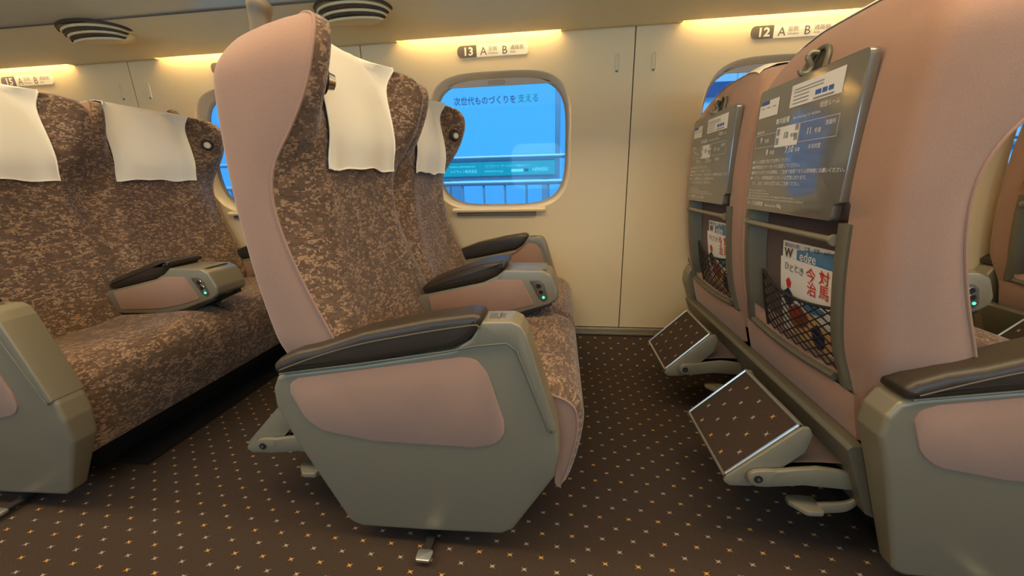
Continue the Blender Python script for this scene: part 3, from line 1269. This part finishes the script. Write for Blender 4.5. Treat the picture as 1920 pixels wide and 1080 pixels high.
def footrest(root, y0):
    """carpeted footrest on two arms and its pedal; y0 is the aisle-side edge of its plate"""
    y1 = y0 + 0.240
    lo, hi = Vector((-0.786, 0.184)), Vector((-0.653, 0.320))
    d = (hi - lo).normalized()
    n = Vector((-d.y, d.x))

    def P(s, t, y):
        q = lo + d * s + n * t
        return Vector((q.x, y, q.y))
    L = (hi - lo).length
    B = BM()
    # side cheeks
    cheek = [(-0.792, 0.176), (-0.778, 0.166), (-0.735, 0.168), (-0.712, 0.178), (-0.690, 0.208), (-0.640, 0.262), (-0.632, 0.305), (-0.641, 0.323), (-0.655, 0.321), (-0.787, 0.187)]
    ck = roundpoly(cheek, [0.006, 0.008, 0.02, 0.02, 0.02, 0.02, 0.012, 0.008, 0.004, 0.004], 4)
    prism(B, ck, y0 - 0.007, y0 + 0.001, bev=0.002, seg=2)
    prism(B, ck, y1 - 0.001, y1 + 0.007, bev=0.002, seg=2)
    # plate with a raised rim
    for (s0, s1, ya, yb) in ((-0.002, L + 0.002, y0, y0 + 0.004), (-0.002, L + 0.002, y1 - 0.004, y1), (-0.003, 0.003, y0, y1), (L - 0.004, L + 0.004, y0, y1)):
        c = [P(s0, 0.005, ya), P(s1, 0.005, ya), P(s1, 0.005, yb), P(s0, 0.005, yb), P(s0, -0.012, ya), P(s1, -0.012, ya), P(s1, -0.012, yb), P(s0, -0.012, yb)]
        v = [B.bm.verts.new(p) for p in c]
        for f in ((0, 1, 2, 3), (7, 6, 5, 4), (0, 4, 5, 1), (1, 5, 6, 2), (2, 6, 7, 3), (3, 7, 4, 0)):
            B.bm.faces.new([v[i] for i in f])
    fr = obj('footrest', B, SILVER if False else GREY, root)
    B = BM()
    rows = [[P(s, t, y) for y in (y0 + 0.003, (y0 + y1) / 2, y1 - 0.003)] for s, t in ((0.001, -0.012), (0.001, 0.0035), (L / 2, 0.0042), (L - 0.003, 0.0035), (L - 0.003, -0.012))]
    ss = (0.0, 0.001, L / 2, L, L + 0.01)
    grid(B, rows, [[(s + 0.02, y - 0.02) for y in (y0 + 0.003, (y0 + y1) / 2, y1 - 0.003)] for s in ss])
    obj('footrest_mat', B, CARPET, fr, smooth=False, label='carpet with small yellow and grey stars')
    B = BM()
    for y in (y0, y1 - 0.006):
        tube(B, [P(0.004, 0.0055, y + 0.002 if y == y0 else y + 0.004), P(L - 0.002, 0.0055, y + 0.002 if y == y0 else y + 0.004)], 0.0028, 6)
    tube(B, [P(0, 0.0055, y0), P(0, 0.0055, y1)], 0.0028, 6)
    tube(B, [P(L, 0.0055, y0), P(L, 0.0055, y1)], 0.0032, 6)
    obj('edge_trim', B, SILVER, fr, label='bright metal edging')
    arm = [(-0.752, 0.198), (-0.743, 0.216), (-0.715, 0.221), (-0.695, 0.221), (-0.660, 0.228), (-0.615, 0.235), (-0.575, 0.231), (-0.520, 0.219), (-0.515, 0.185), (-0.573, 0.187), (-0.637, 0.190), (-0.710, 0.179), (-0.738, 0.179)]
    ar = roundpoly(arm, 0.02, 4)
    for y, s in ((y0 - 0.020, -1), (y1 + 0.008, 1)):
        B = BM()
        prism(B, ar, y, y + 0.012, bev=0.003, seg=2)
        a = obj('footrest_arm', B, GREY, root)
        B = BM()
        yy = y - 0.001 if s < 0 else y + 0.013
        disc(B, (-0.730, yy, 0.200), (0, s, 0), 0.0085, 0.002, 20)
        disc(B, (-0.730, yy + 0.0015 * s, 0.200), (0, s, 0), 0.0035, 0.002, 12, mat=1)
        obj('pivot_cap', B, [BLACK, SIGND], a)
    # fabric gaiter between the arms
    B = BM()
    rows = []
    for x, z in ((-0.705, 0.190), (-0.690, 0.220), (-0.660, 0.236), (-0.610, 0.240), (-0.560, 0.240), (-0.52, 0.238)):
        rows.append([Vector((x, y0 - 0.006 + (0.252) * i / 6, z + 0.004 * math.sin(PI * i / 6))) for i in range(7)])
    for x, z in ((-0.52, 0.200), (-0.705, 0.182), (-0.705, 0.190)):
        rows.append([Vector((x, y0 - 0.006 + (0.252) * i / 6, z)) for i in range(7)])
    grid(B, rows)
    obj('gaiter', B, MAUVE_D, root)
    # pedal
    B = BM()
    path = smoothpath([(-0.505, y0 - 0.013, 0.168), (-0.522, y0 - 0.013, 0.164), (-0.534, y0 - 0.013, 0.148), (-0.552, y0 - 0.013, 0.138), (-0.60, y0 - 0.013, 0.131)], 5)
    pts = [(p.x, p.z) for p in path]
    prism(B, [(x, z + 0.011) for x, z in pts] + [(x, z - 0.013) for x, z in reversed(pts)], y0 - 0.018, y0 - 0.009, bev=0.002, seg=2)
    pe = obj('foot_pedal', B, GREY, root)
    B = BM()
    pd = roundpoly([(-0.592, y0 - 0.032), (-0.592, y0 + 0.012), (-0.622, y0 + 0.014), (-0.652, y0 + 0.010), (-0.652, y0 - 0.006), (-0.628, y0 - 0.034)], [0.008, 0.006, 0.01, 0.008, 0.008, 0.014], 4)
    prism(B, pd, 0.124, 0.137, axis='Z', bev=0.003, seg=2)
    obj('pedal_pad', B, SILVER if False else GREY, pe)


PANEL = [(-0.577, 0.446), (-0.592, 0.417), (-0.594, 0.376), (-0.484, 0.052), (-0.456, 0.040), (-0.288, 0.046), (-0.120, 0.056), (-0.094, 0.074), (-0.002, 0.237), (0.008, 0.303), (0.004, 0.345), (-0.058, 0.550), (-0.068, 0.569), (-0.084, 0.577), (-0.137, 0.575), (-0.160, 0.542), (-0.198, 0.520), (-0.382, 0.483), (-0.549, 0.456)]
CAP = [(-0.137, 0.578), (-0.083, 0.580), (-0.066, 0.572), (-0.055, 0.552), (0.002, 0.358), (-0.010, 0.350), (-0.019, 0.362), (-0.075, 0.525), (-0.093, 0.537), (-0.156, 0.530), (-0.199, 0.518), (-0.160, 0.543)]
INSET = [(-0.551, 0.412), (-0.547, 0.434), (-0.526, 0.447), (-0.361, 0.476), (-0.181, 0.506), (-0.152, 0.503), (-0.131, 0.473), (-0.102, 0.369), (-0.103, 0.338), (-0.121, 0.316), (-0.165, 0.305), (-0.383, 0.306), (-0.494, 0.324), (-0.527, 0.350)]
PAD = [(-0.575, 0.452), (-0.578, 0.474), (-0.562, 0.488), (-0.520, 0.506), (-0.467, 0.519), (-0.373, 0.552), (-0.243, 0.581), (-0.156, 0.594), (-0.138, 0.591), (-0.136, 0.579), (-0.144, 0.558), (-0.172, 0.534), (-0.201, 0.522), (-0.382, 0.485)]
GROOVE = [(-0.565, 0.4555), (-0.382, 0.486), (-0.201, 0.519), (-0.156, 0.530), (-0.093, 0.538), (-0.075, 0.525), (-0.012, 0.349), (-0.001, 0.357)]


def side_panel(root, flip):
    """moulded end of the double seat; flip=False faces the aisle"""
    Y = (lambda y: y) if not flip else (lambda y: MID - y)
    ZC = 0.292                        # crease: below it the outer face leans inwards

    def skew(y, z):
        return y + 0.030 * max(0.0, (ZC - z) / 0.25) * max(0.0, 1 - (y - 0.630) / 0.06)
    mp = lambda p, t: Vector((p[0], Y(skew(t, p[1])), p[1]))
    B = BM()
    pp = roundpoly(PANEL, [0.014, 0.02, 0.02, 0.03, 0.02, 0, 0.02, 0.02, 0.03, 0.03, 0.02, 0.012, 0.012, 0.01, 0.006, 0.02, 0.02, 0, 0.01], 6)
    prism(B, pp, 0.640, 0.702, bev=0.010, seg=8)
    bmesh.ops.bisect_plane(B.bm, geom=B.bm.verts[:] + B.bm.edges[:] + B.bm.faces[:], plane_co=(0, 0, ZC), plane_no=(0, 0, 1))
    for v in B.bm.verts:
        v.co.y = Y(skew(v.co.y, v.co.z))
    pn = obj('side_panel', B, GREY, root, angle=14)
    B = BM()
    ip = roundpoly(INSET, [0.02, 0.02, 0.02, 0, 0.04, 0.04, 0.05, 0.04, 0.04, 0.04, 0.05, 0, 0.06, 0.06], 6)
    prism(B, ip, 0.6372, 0.645, bev=0.002, seg=2, mapf=mp)
    obj('fabric_inset', B, MAUVE, pn, label='mauve fabric inset')
    if flip:                          # the side towards the sitter carries fabric too
        B = BM()
        ip = roundpoly([(-0.500, 0.330), (-0.510, 0.446), (-0.361, 0.474), (-0.190, 0.508), (-0.140, 0.552), (-0.104, 0.552), (-0.085, 0.530), (-0.030, 0.345), (-0.100, 0.300)], 0.02, 4)
        prism(B, ip, MID - 0.7045, MID - 0.698, bev=0.0015, seg=2)
        obj('fabric_inset', B, MAUVE, pn, label='mauve fabric inset facing the seat')
    B = BM()
    cp = roundpoly(CAP, [0.004, 0.012, 0.012, 0.012, 0.004, 0.004, 0.02, 0.01, 0.01, 0.02, 0.01, 0.006], 3)
    prism(B, cp, 0.6365, 0.7025, bev=0.0035, seg=3, mapf=mp)
    obj('armrest_cap', B, GREY, pn)
    B = BM()
    tube(B, [Vector((x, Y(0.6365), z)) for x, z in GROOVE], 0.0022, 6)
    obj('groove_trim', B, FRAME, pn)
    B = BM()
    box(B, -0.128, -0.090, min(Y(0.657), Y(0.686)), max(Y(0.657), Y(0.686)), 0.5765, 0.5795, 0.002, mat=1)
    box(B, -0.111, -0.107, min(Y(0.657), Y(0.686)), max(Y(0.657), Y(0.686)), 0.579, 0.584, 0.001)
    obj('recline_lever', B, [GREY, FRAME], pn)
    # padded armrest
    B = BM()
    pd = roundpoly(PAD, 0.012, 3)
    prism(B, pd, 0.633, 0.705, bev=0.016, seg=5, mapf=lambda p, t: Vector((p[0], Y(t), p[1])))
    ap = obj('armrest_pad', B, LEATHER, root, angle=60)
    B = BM()
    tube(B, smoothpath([(x, Y(0.6335), z) for x, z in ((-0.560, 0.466), (-0.471, 0.500), (-0.373, 0.530), (-0.246, 0.557), (-0.168, 0.571), (-0.146, 0.573), (-0.141, 0.566))], 5), 0.0018, 6)
    obj('pad_piping', B, STITCH, ap)


MPAD = [(-0.428, 0.488), (-0.432, 0.502), (-0.412, 0.520), (-0.323, 0.553), (-0.229, 0.584), (-0.171, 0.592), (-0.152, 0.588), (-0.157, 0.575), (-0.189, 0.543), (-0.232, 0.525), (-0.415, 0.485)]
MCON = [(-0.470, 0.470), (-0.415, 0.484), (-0.232, 0.524), (-0.187, 0.545), (-0.164, 0.564), (-0.046, 0.563), (-0.018, 0.549), (0.003, 0.498), (0.001, 0.474), (-0.024, 0.456), (-0.143, 0.417), (-0.220, 0.397), (-0.395, 0.395), (-0.470, 0.395)]
MINS = [(-0.411, 0.477), (-0.232, 0.517), (-0.186, 0.534), (-0.110, 0.534), (-0.073, 0.456), (-0.159, 0.433), (-0.236, 0.419), (-0.400, 0.411)]
SOCK = [(-0.088, 0.532), (-0.056, 0.533), (-0.041, 0.520), (-0.029, 0.476), (-0.042, 0.463), (-0.058, 0.476)]


def centre_armrest(root):
    ya, yb = 1.115, 1.240
    B = BM()
    mc = roundpoly(MCON, [0, 0.004, 0.02, 0.02, 0.006, 0.016, 0.02, 0.016, 0.014, 0.02, 0.02, 0.02, 0, 0], 4)
    prism(B, mc, ya, yb, bev=0.007, seg=3)
    con = obj('centre_armrest', B, GREY, root)
    B = BM()
    lower = [(-0.470, 0.396), (-0.395, 0.398), (-0.220, 0.402), (-0.143, 0.422), (-0.024, 0.460), (-0.016, 0.452), (-0.10, 0.418), (-0.18, 0.383), (-0.26, 0.372), (-0.470, 0.372)]
    prism(B, roundpoly(lower, 0.006, 3), ya + 0.004, yb - 0.004, bev=0.002, seg=2)
    obj('armrest_underside', B, DARK, con, label='dark underside')
    for y, s in ((ya, -1), (yb, 1)):
        B = BM()
        prism(B, roundpoly(MINS, [0.004, 0.02, 0.008, 0.008, 0.006, 0.01, 0.01, 0.006], 3), y + 0.0022 * s, y - 0.004 * s, bev=0.0012, seg=2)
        obj('fabric_inset', B, MAUVE, con, label='mauve fabric inset')
    B = BM()
    sp = roundpoly(SOCK, [0.004, 0.012, 0.012, 0.012, 0.008, 0.012], 4)
    prism(B, sp, ya - 0.0015, ya + 0.004, bev=0.001, seg=2)
    so = obj('control_panel', B, SIGND, con)
    B = BM()
    for x, z in ((-0.0585, 0.515), (-0.0515, 0.496)):
        tube(B, [Vector((x + 0.0085 * math.cos(a), ya - 0.002, z + 0.0085 * math.sin(a))) for a in [2 * PI * i / 20 for i in range(20)]], 0.0018, 6, closed=True)
        disc(B, (x, ya - 0.0015, z), (0, -1, 0), 0.0072, 0.0025, 18, mat=1)
    disc(B, (-0.0435, ya - 0.0012, 0.4795), (0, -1, 0), 0.0038, 0.0022, 14, mat=2)
    obj('control_buttons', B, [CHROME, BLACK, LED], con, label='two round black buttons over a green light')
    B = BM()
    box(B, -0.145, -0.035, ya + 0.018, yb - 0.018, 0.5625, 0.5645, 0.001)
    obj('top_lid', B, GREY, con)
    B = BM()
    for y in (ya + 0.030, yb - 0.030):
        box(B, -0.030, -0.010, y - 0.013, y + 0.013, 0.4585, 0.4745, 0.001)
    obj('latch_slot', B, BLACK, con)
    B = BM()
    prism(B, roundpoly(MPAD, 0.012, 3), ya - 0.002, yb + 0.002, bev=0.018, seg=5)
    obj('armrest_pad', B, LEATHER, root, angle=60)


def cushion(root, ya, yb, dx):
    top = [(-0.47, 0.372), (-0.40, 0.378), (-0.30, 0.384), (-0.20, 0.391), (-0.11, 0.400), (-0.04, 0.404), (0.010, 0.399), (0.038, 0.385), (0.055, 0.360), (0.061, 0.325), (0.058, 0.285), (0.049, 0.235), (0.037, 0.190), (0.026, 0.160)]
    path = smoothpath([(x, 0, z) for x, z in top], 4)
    back = [(0.012, 0.152), (-0.002, 0.165), (0.002, 0.21), (-0.01, 0.27), (-0.06, 0.285), (-0.47, 0.285)]
    N_ = 20
    rows, uvs, v = [], [], 0
    prev = None
    for i, p in enumerate(path):
        v += (p - prev).length if prev else 0
        prev = p
        a, b = path[max(i - 1, 0)], path[min(i + 1, len(path) - 1)]
        tn = (b - a).normalized()
        nn = Vector((-tn.z, 0, tn.x))
        row, uv = [], []
        for j in range(N_ + 1):
            t = -1 + 2 * j / N_
            t = math.copysign(1 - (1 - abs(t)) ** 1.6, t)
            drop = 0.016 * max(0, (abs(t) - 0.86) / 0.14) ** 2.2
            dish = 0.008 * sstep(0.2, 0.8, abs(t)) * (1 - sstep(-0.05, 0.03, p.x))
            q = p - nn * (drop - dish)
            y = (ya + yb) / 2 + t * (yb - ya) / 2
            row.append(Vector((q.x + dx, y, q.z)))
            uv.append((y, v + 5 + ya))
        rows.append(row)
        uvs.append(uv)
    B = BM()
    V = grid(B, rows, uvs)
    cu = obj('seat_cushion', B, MOQ, root)
    # plain side walls and underside
    B = BM()
    br = [[Vector((x + dx, ya + (yb - ya) * j / N_, z)) for j in range(N_ + 1)] for x, z in back]
    grid(B, [rows[-1]] + br)
    n = len(path)
    for j, y in ((0, ya), (N_, yb)):
        ring = [r[j] for r in rows] + [Vector((x + dx, y, z)) for x, z in back]
        f = B.bm.faces.new([B.bm.verts.new(p) for p in ring])
        bmesh.ops.triangulate(B.bm, faces=[f], ngon_method='EAR_CLIP')
    obj('cushion_side', B, MAUVE, cu, label='plain mauve cushion side')
    for j, y in ((0, ya), (N_, yb)):
        B = BM()
        tube(B, [r[j] + Vector((0, 0, 0)) for r in rows[6:]], 0.0026, 6)
        obj('piping', B, MAUVE, cu)


def make_unit(k, label, dx_cushion=0.0, grips=True):
    root = thing('double_seat', (-0.30, 1.205, 0.0), label, 'train seat', 'double seats')
    B = BM()
    box(B, -0.44, -0.20, 0.80, 1.61, 0.020, 0.10, 0.01)
    box(B, -0.40, -0.12, 0.86, 1.55, 0.10, 0.285, 0.01)
    box(B, -0.53, -0.12, 0.74, 1.67, 0.24, 0.288, 0.006)
    base = obj('seat_base', B, BASE, root)
    B = BM()
    box(B, -0.42, -0.10, 0.84, 1.57, 0.0, 0.022)
    obj('floor_rail', B, BASE, base)
    B = BM()
    prism(B, roundpoly([(-0.590, 0.300), (-0.582, 0.309), (-0.560, 0.309), (-0.552, 0.300), (-0.500, 0.150), (-0.512, 0.142), (-0.528, 0.150)], 0.004, 3), 0.703, 1.707)
    obj('rear_beam', B, FRAME, root)
    # release pedal near the floor under the aisle panel
    B = BM()
    prism(B, roundpoly([(-0.309, 0.612), (-0.275, 0.612), (-0.274, 0.640), (-0.310, 0.640)], 0.006, 3), 0.014, 0.022, axis='Z', bev=0.002, seg=2)
    rp = obj('turn_pedal', B, SILVER, root)
    B = BM()
    box(B, -0.303, -0.281, 0.636, 0.845, 0.008, 0.020, 0.003)
    obj('pedal_stem', B, BLACK, rp)
    side_panel(root, False)
    side_panel(root, True)
    centre_armrest(root)
    for yc, outer in ((YB, -1), (YA, 1)):
        backrest(root, yc, outer)
        rear_fittings(root, yc)
        if grips:
            s = outer
            x, y = -0.552, yc + s * 0.196
            B = BM()
            path = smoothpath([(x - 0.012, y, 1.095), (x - 0.010, y, 1.130), (x - 0.006, y, 1.148), (x, y, 1.166)], 4)
            tube(B, path, [0.020, 0.020, 0.019, 0.019, 0.019, 0.020, 0.021, 0.022, 0.0225, 0.022, 0.019, 0.013, 0.004][:len(path)], 14)
            obj('shoulder_grip', B, GRIP, root, label='beige shoulder grip')
    cushion(root, 0.709, 1.2045, dx_cushion)
    cushion(root, 1.2055, 1.701, dx_cushion)
    footrest(root, 0.745)
    footrest(root, 1.235)
    root.location.x += PITCH * k
    return root


def children(o):
    return [c for c in o.children]


seat13 = make_unit(0, 'brown patterned double seat with grey end panel in the middle of the view')
seat14 = make_unit(-1, 'brown patterned double seat cut by the left edge of the view', -0.085)


def copy_tree(o, parent=None, skip=()):
    c = o.copy()
    COL.objects.link(c)
    c.parent = parent
    for ch in o.children:
        if ch.name.split('.')[0] in skip:
            continue
        copy_tree(ch, c, skip)
    return c


for k, lab in ((1, 'brown double seat seen from behind, nearest on the right, with two tray tables'), (2, 'brown double seat at the far right edge, mostly hidden behind the nearer seat')):
    c = copy_tree(seat13, None, ('shoulder_grip',))
    c.location.x = -0.30 + PITCH * k
    c['label'] = lab

# ------------------------------------------------------------------ headrest covers
_cover = {}


def cover(k, yc, label, seed):
    rnd = random.Random(seed)
    hw = 0.160
    NX = 22
    ph = rnd.random() * 6
    def top_z(y):
        lo, hi = 1.0, 1.139
        for _ in range(30):
            m = (lo + hi) / 2
            if spline(BACK, m)[3] >= abs(y):
                lo = m
            else:
                hi = m
        return lo

    cols = []
    for j in range(NX + 1):
        s = -1 + 2 * j / NX
        zt = min(top_z(s * hw), 1.1385)
        xr, xf = spline(BACK, zt)[0], front_x(zt, min(1, abs(s * hw) / spline(BACK, zt)[3]))
        zq = zt - 0.009
        col = [Vector((spline(BACK, zq)[0] - 0.005, yc + s * hw, zq)), Vector((xr - 0.003, yc + s * hw, zt + 0.001)),
               Vector((xr * 0.6 + xf * 0.4, yc + s * hw, zt + 0.009)), Vector((xf + 0.006, yc + s * hw, zt + 0.007))]
        for i in range(1, 22):
            z = zt + (0.862 - zt) * (i / 21) ** 1.25
            h = spline(BACK, z)[3]
            fall = max(0, 1.07 - z) / 0.2
            yy = s * hw * (1 + 0.02 * fall)
            near = max(0, 1 - (zt - z) / 0.04)
            x = front_x(z, min(1, abs(yy) / h)) + 0.006 + 0.006 * near
            fold = fall * (0.004 * math.sin(3.1 * s + ph) + 0.003 * math.sin(6.3 * s * s + ph * 2) + 0.003)
            dz = 0.004 * near
            if z < 0.90:
                dz = (0.003 * math.sin(4 * s + ph) - 0.002 * math.cos(9 * s + ph)) * (0.90 - z) / 0.035
            col.append(Vector((x + fold, yc + yy, z + dz)))
        cols.append([lean(p, yc) for p in col])
    rows = [[c[i] for c in cols] for i in range(len(cols[0]))]
    # thin closed cloth: inner sheet 1.2 mm behind
    B = BM()
    V = grid(B, rows)
    bmesh.ops.recalc_face_normals(B.bm, faces=B.bm.faces[:])
    bmesh.ops.solidify(B.bm, geom=B.bm.faces[:], thickness=0.0014)
    for v in B.bm.verts:
        v.co.x += PITCH * k
    o = obj('headrest_cover', B, CLOTH, angle=75)
    tag(o, label, 'headrest cover', 'white headrest covers')
    rim = [r[0] for r in rows[4:]] + rows[-1][1:-1] + [r[-1] for r in reversed(rows[4:])]
    B = BM()
    tube(B, [p + Vector((PITCH * k + 0.0005, 0, 0)) for p in rim], 0.0018, 5)
    obj('stitched_hem', B, CLOTH, o)


cover(0, YB, 'white cloth headrest cover on the aisle seat of the middle double seat', 3)
cover(0, YA, 'white cloth headrest cover, narrow in view, on the window seat of the middle double seat', 5)
cover(-1, YB, 'white cloth headrest cover cut by the left edge of the picture', 8)
cover(-1, YA, 'white cloth headrest cover on the window seat of the left double seat', 11)
cover(1, YB, 'white headrest cover showing as a sliver over the top of the nearest right seat', 13)
cover(1, YA, 'white headrest cover showing as a thin sliver over the right-hand seat by the window', 17)


# ------------------------------------------------------------------ magazines in the net pockets
def magazine(k, yc, which, label):
    off = PITCH * k
    xz = (lambda z: xrear(z) + 0.026) if which == 'w' else (lambda z: xrear(z) + 0.017)
    y_l = yc + (0.066 if which == 'w' else 0.056)
    wdt, hgt = 0.196, 0.235
    ztop = 0.668 if which == 'w' else 0.630
    tilt = math.radians(1.2 if which == 'w' else 0.4)

    def P(s, h, q=0.0):               # s 0..1 across, h 0..1 down from the top
        a = s * wdt
        b = h * hgt
        y = y_l - a * math.cos(tilt) - b * math.sin(tilt)
        z = ztop + a * math.sin(tilt) - b * math.cos(tilt)
        return Vector((xz(z) + off + q, y, z))
    B = BM()
    n = 9
    rows = [[P(0, i / n, 0) for i in range(n + 1)], [P(1, i / n, 0) for i in range(n + 1)]]
    front = [[P(s, i / n, 0) for s in (0, 0.5, 1)] for i in range(n + 1)]
    back = [[P(s, i / n, 0.004) for s in (0, 0.5, 1)] for i in range(n + 1)]
    F = grid(B, front)
    K = grid(B, back)
    for R in (0, -1):
        for j in range(2):
            B.bm.faces.new((F[R][j], F[R][j + 1], K[R][j + 1], K[R][j]))
    for i in range(n):
        for j in (0, -1):
            B.bm.faces.new((F[i][j], F[i + 1][j], K[i + 1][j], K[i][j]))
    m = obj('magazine', B, PAPER, smooth=False)
    B = BM(True)

    def patch(pts, mat, q=-0.0006):
        B.bm.faces.new([B.bm.verts.new(P(s, h, q)) for s, h in pts]).material_index = mat
    X = (P(1, 0) - P(0, 0)).normalized()
    Zv = (P(0, 0) - P(0, 0.15)).normalized()
    if which == 'w':
        for i in range(9):
            patch([(0.30, 0.07 + i / 10), (1, 0.02 + i / 10), (1, 0.02 + (i + 1) / 10), (0.30, 0.07 + (i + 1) / 10)], 1)
        text(B, '最前線を読む・企業・長期・メディア', P(0.05, 0.055, -0.0016), X, Zv, 0.011, 0)
        text(B, 'W', P(0.05, 0.165, -0.0016), X, Zv, 0.032, 0, 0.02)
        text(B, 'edge', P(0.36, 0.165, -0.0016), X, Zv, 0.032, 2, 0.01)
        mats = [PINK_INK, PAPB, PAPER]
    else:
        for i, ch in enumerate('ひととき'):
            text(B, ch, P(0.09 + 0.10 * i, 0.115 + 0.012 * (i % 2), -0.0016), X, Zv, 0.021, 0)
        text(B, '対', P(0.76, 0.135, -0.0016), X, Zv, 0.034, 1, 0.01)
        text(B, '馬', P(0.76, 0.270, -0.0016), X, Zv, 0.034, 1, 0.01)
        text(B, '今', P(0.53, 0.150, -0.0016), X, Zv, 0.034, 1, 0.01)
        text(B, '治', P(0.55, 0.285, -0.0016), X, Zv, 0.034, 1, 0.01)
        patch([(0.13, 0.24), (0.19, 0.20), (0.24, 0.25), (0.22, 0.31), (0.15, 0.31)], 1, -0.0012)
        # loose painted shapes of the cover illustration
        blob = lambda cs, ch, rs, rh, mt, q: patch([(cs + rs * math.cos(2 * PI * i / 12) * (1 + 0.18 * math.sin(3 * i)), ch + rh * math.sin(2 * PI * i / 12) * (1 + 0.15 * math.cos(2 * i))) for i in range(12)], mt, q)
        blob(0.55, 0.70, 0.42, 0.19, 4, -0.0010)
        blob(0.17, 0.42, 0.10, 0.10, 3, -0.0014)
        blob(0.36, 0.58, 0.20, 0.12, 2, -0.0015)
        blob(0.30, 0.55, 0.10, 0.06, 1, -0.0018)
        blob(0.66, 0.42, 0.20, 0.05, 5, -0.0014)
        blob(0.72, 0.70, 0.12, 0.13, 3, -0.0016)
        mats = [PINK_INK, PRED, BROWN_INK, NAVY_INK, PEACH_INK, PAPB]
    obj('cover_print', B, mats, m, smooth=False)
    tag(m, label, 'magazine', 'magazines in the seat pockets')


magazine(1, YB, 'w', 'blue and white magazine at the back of the nearer net pocket')
magazine(1, YB, 'h', 'white magazine with red characters at the front of the nearer net pocket')
magazine(1, YA, 'w', 'blue and white magazine at the back of the farther net pocket by the window')
magazine(1, YA, 'h', 'white magazine with red characters at the front of the farther net pocket by the window')
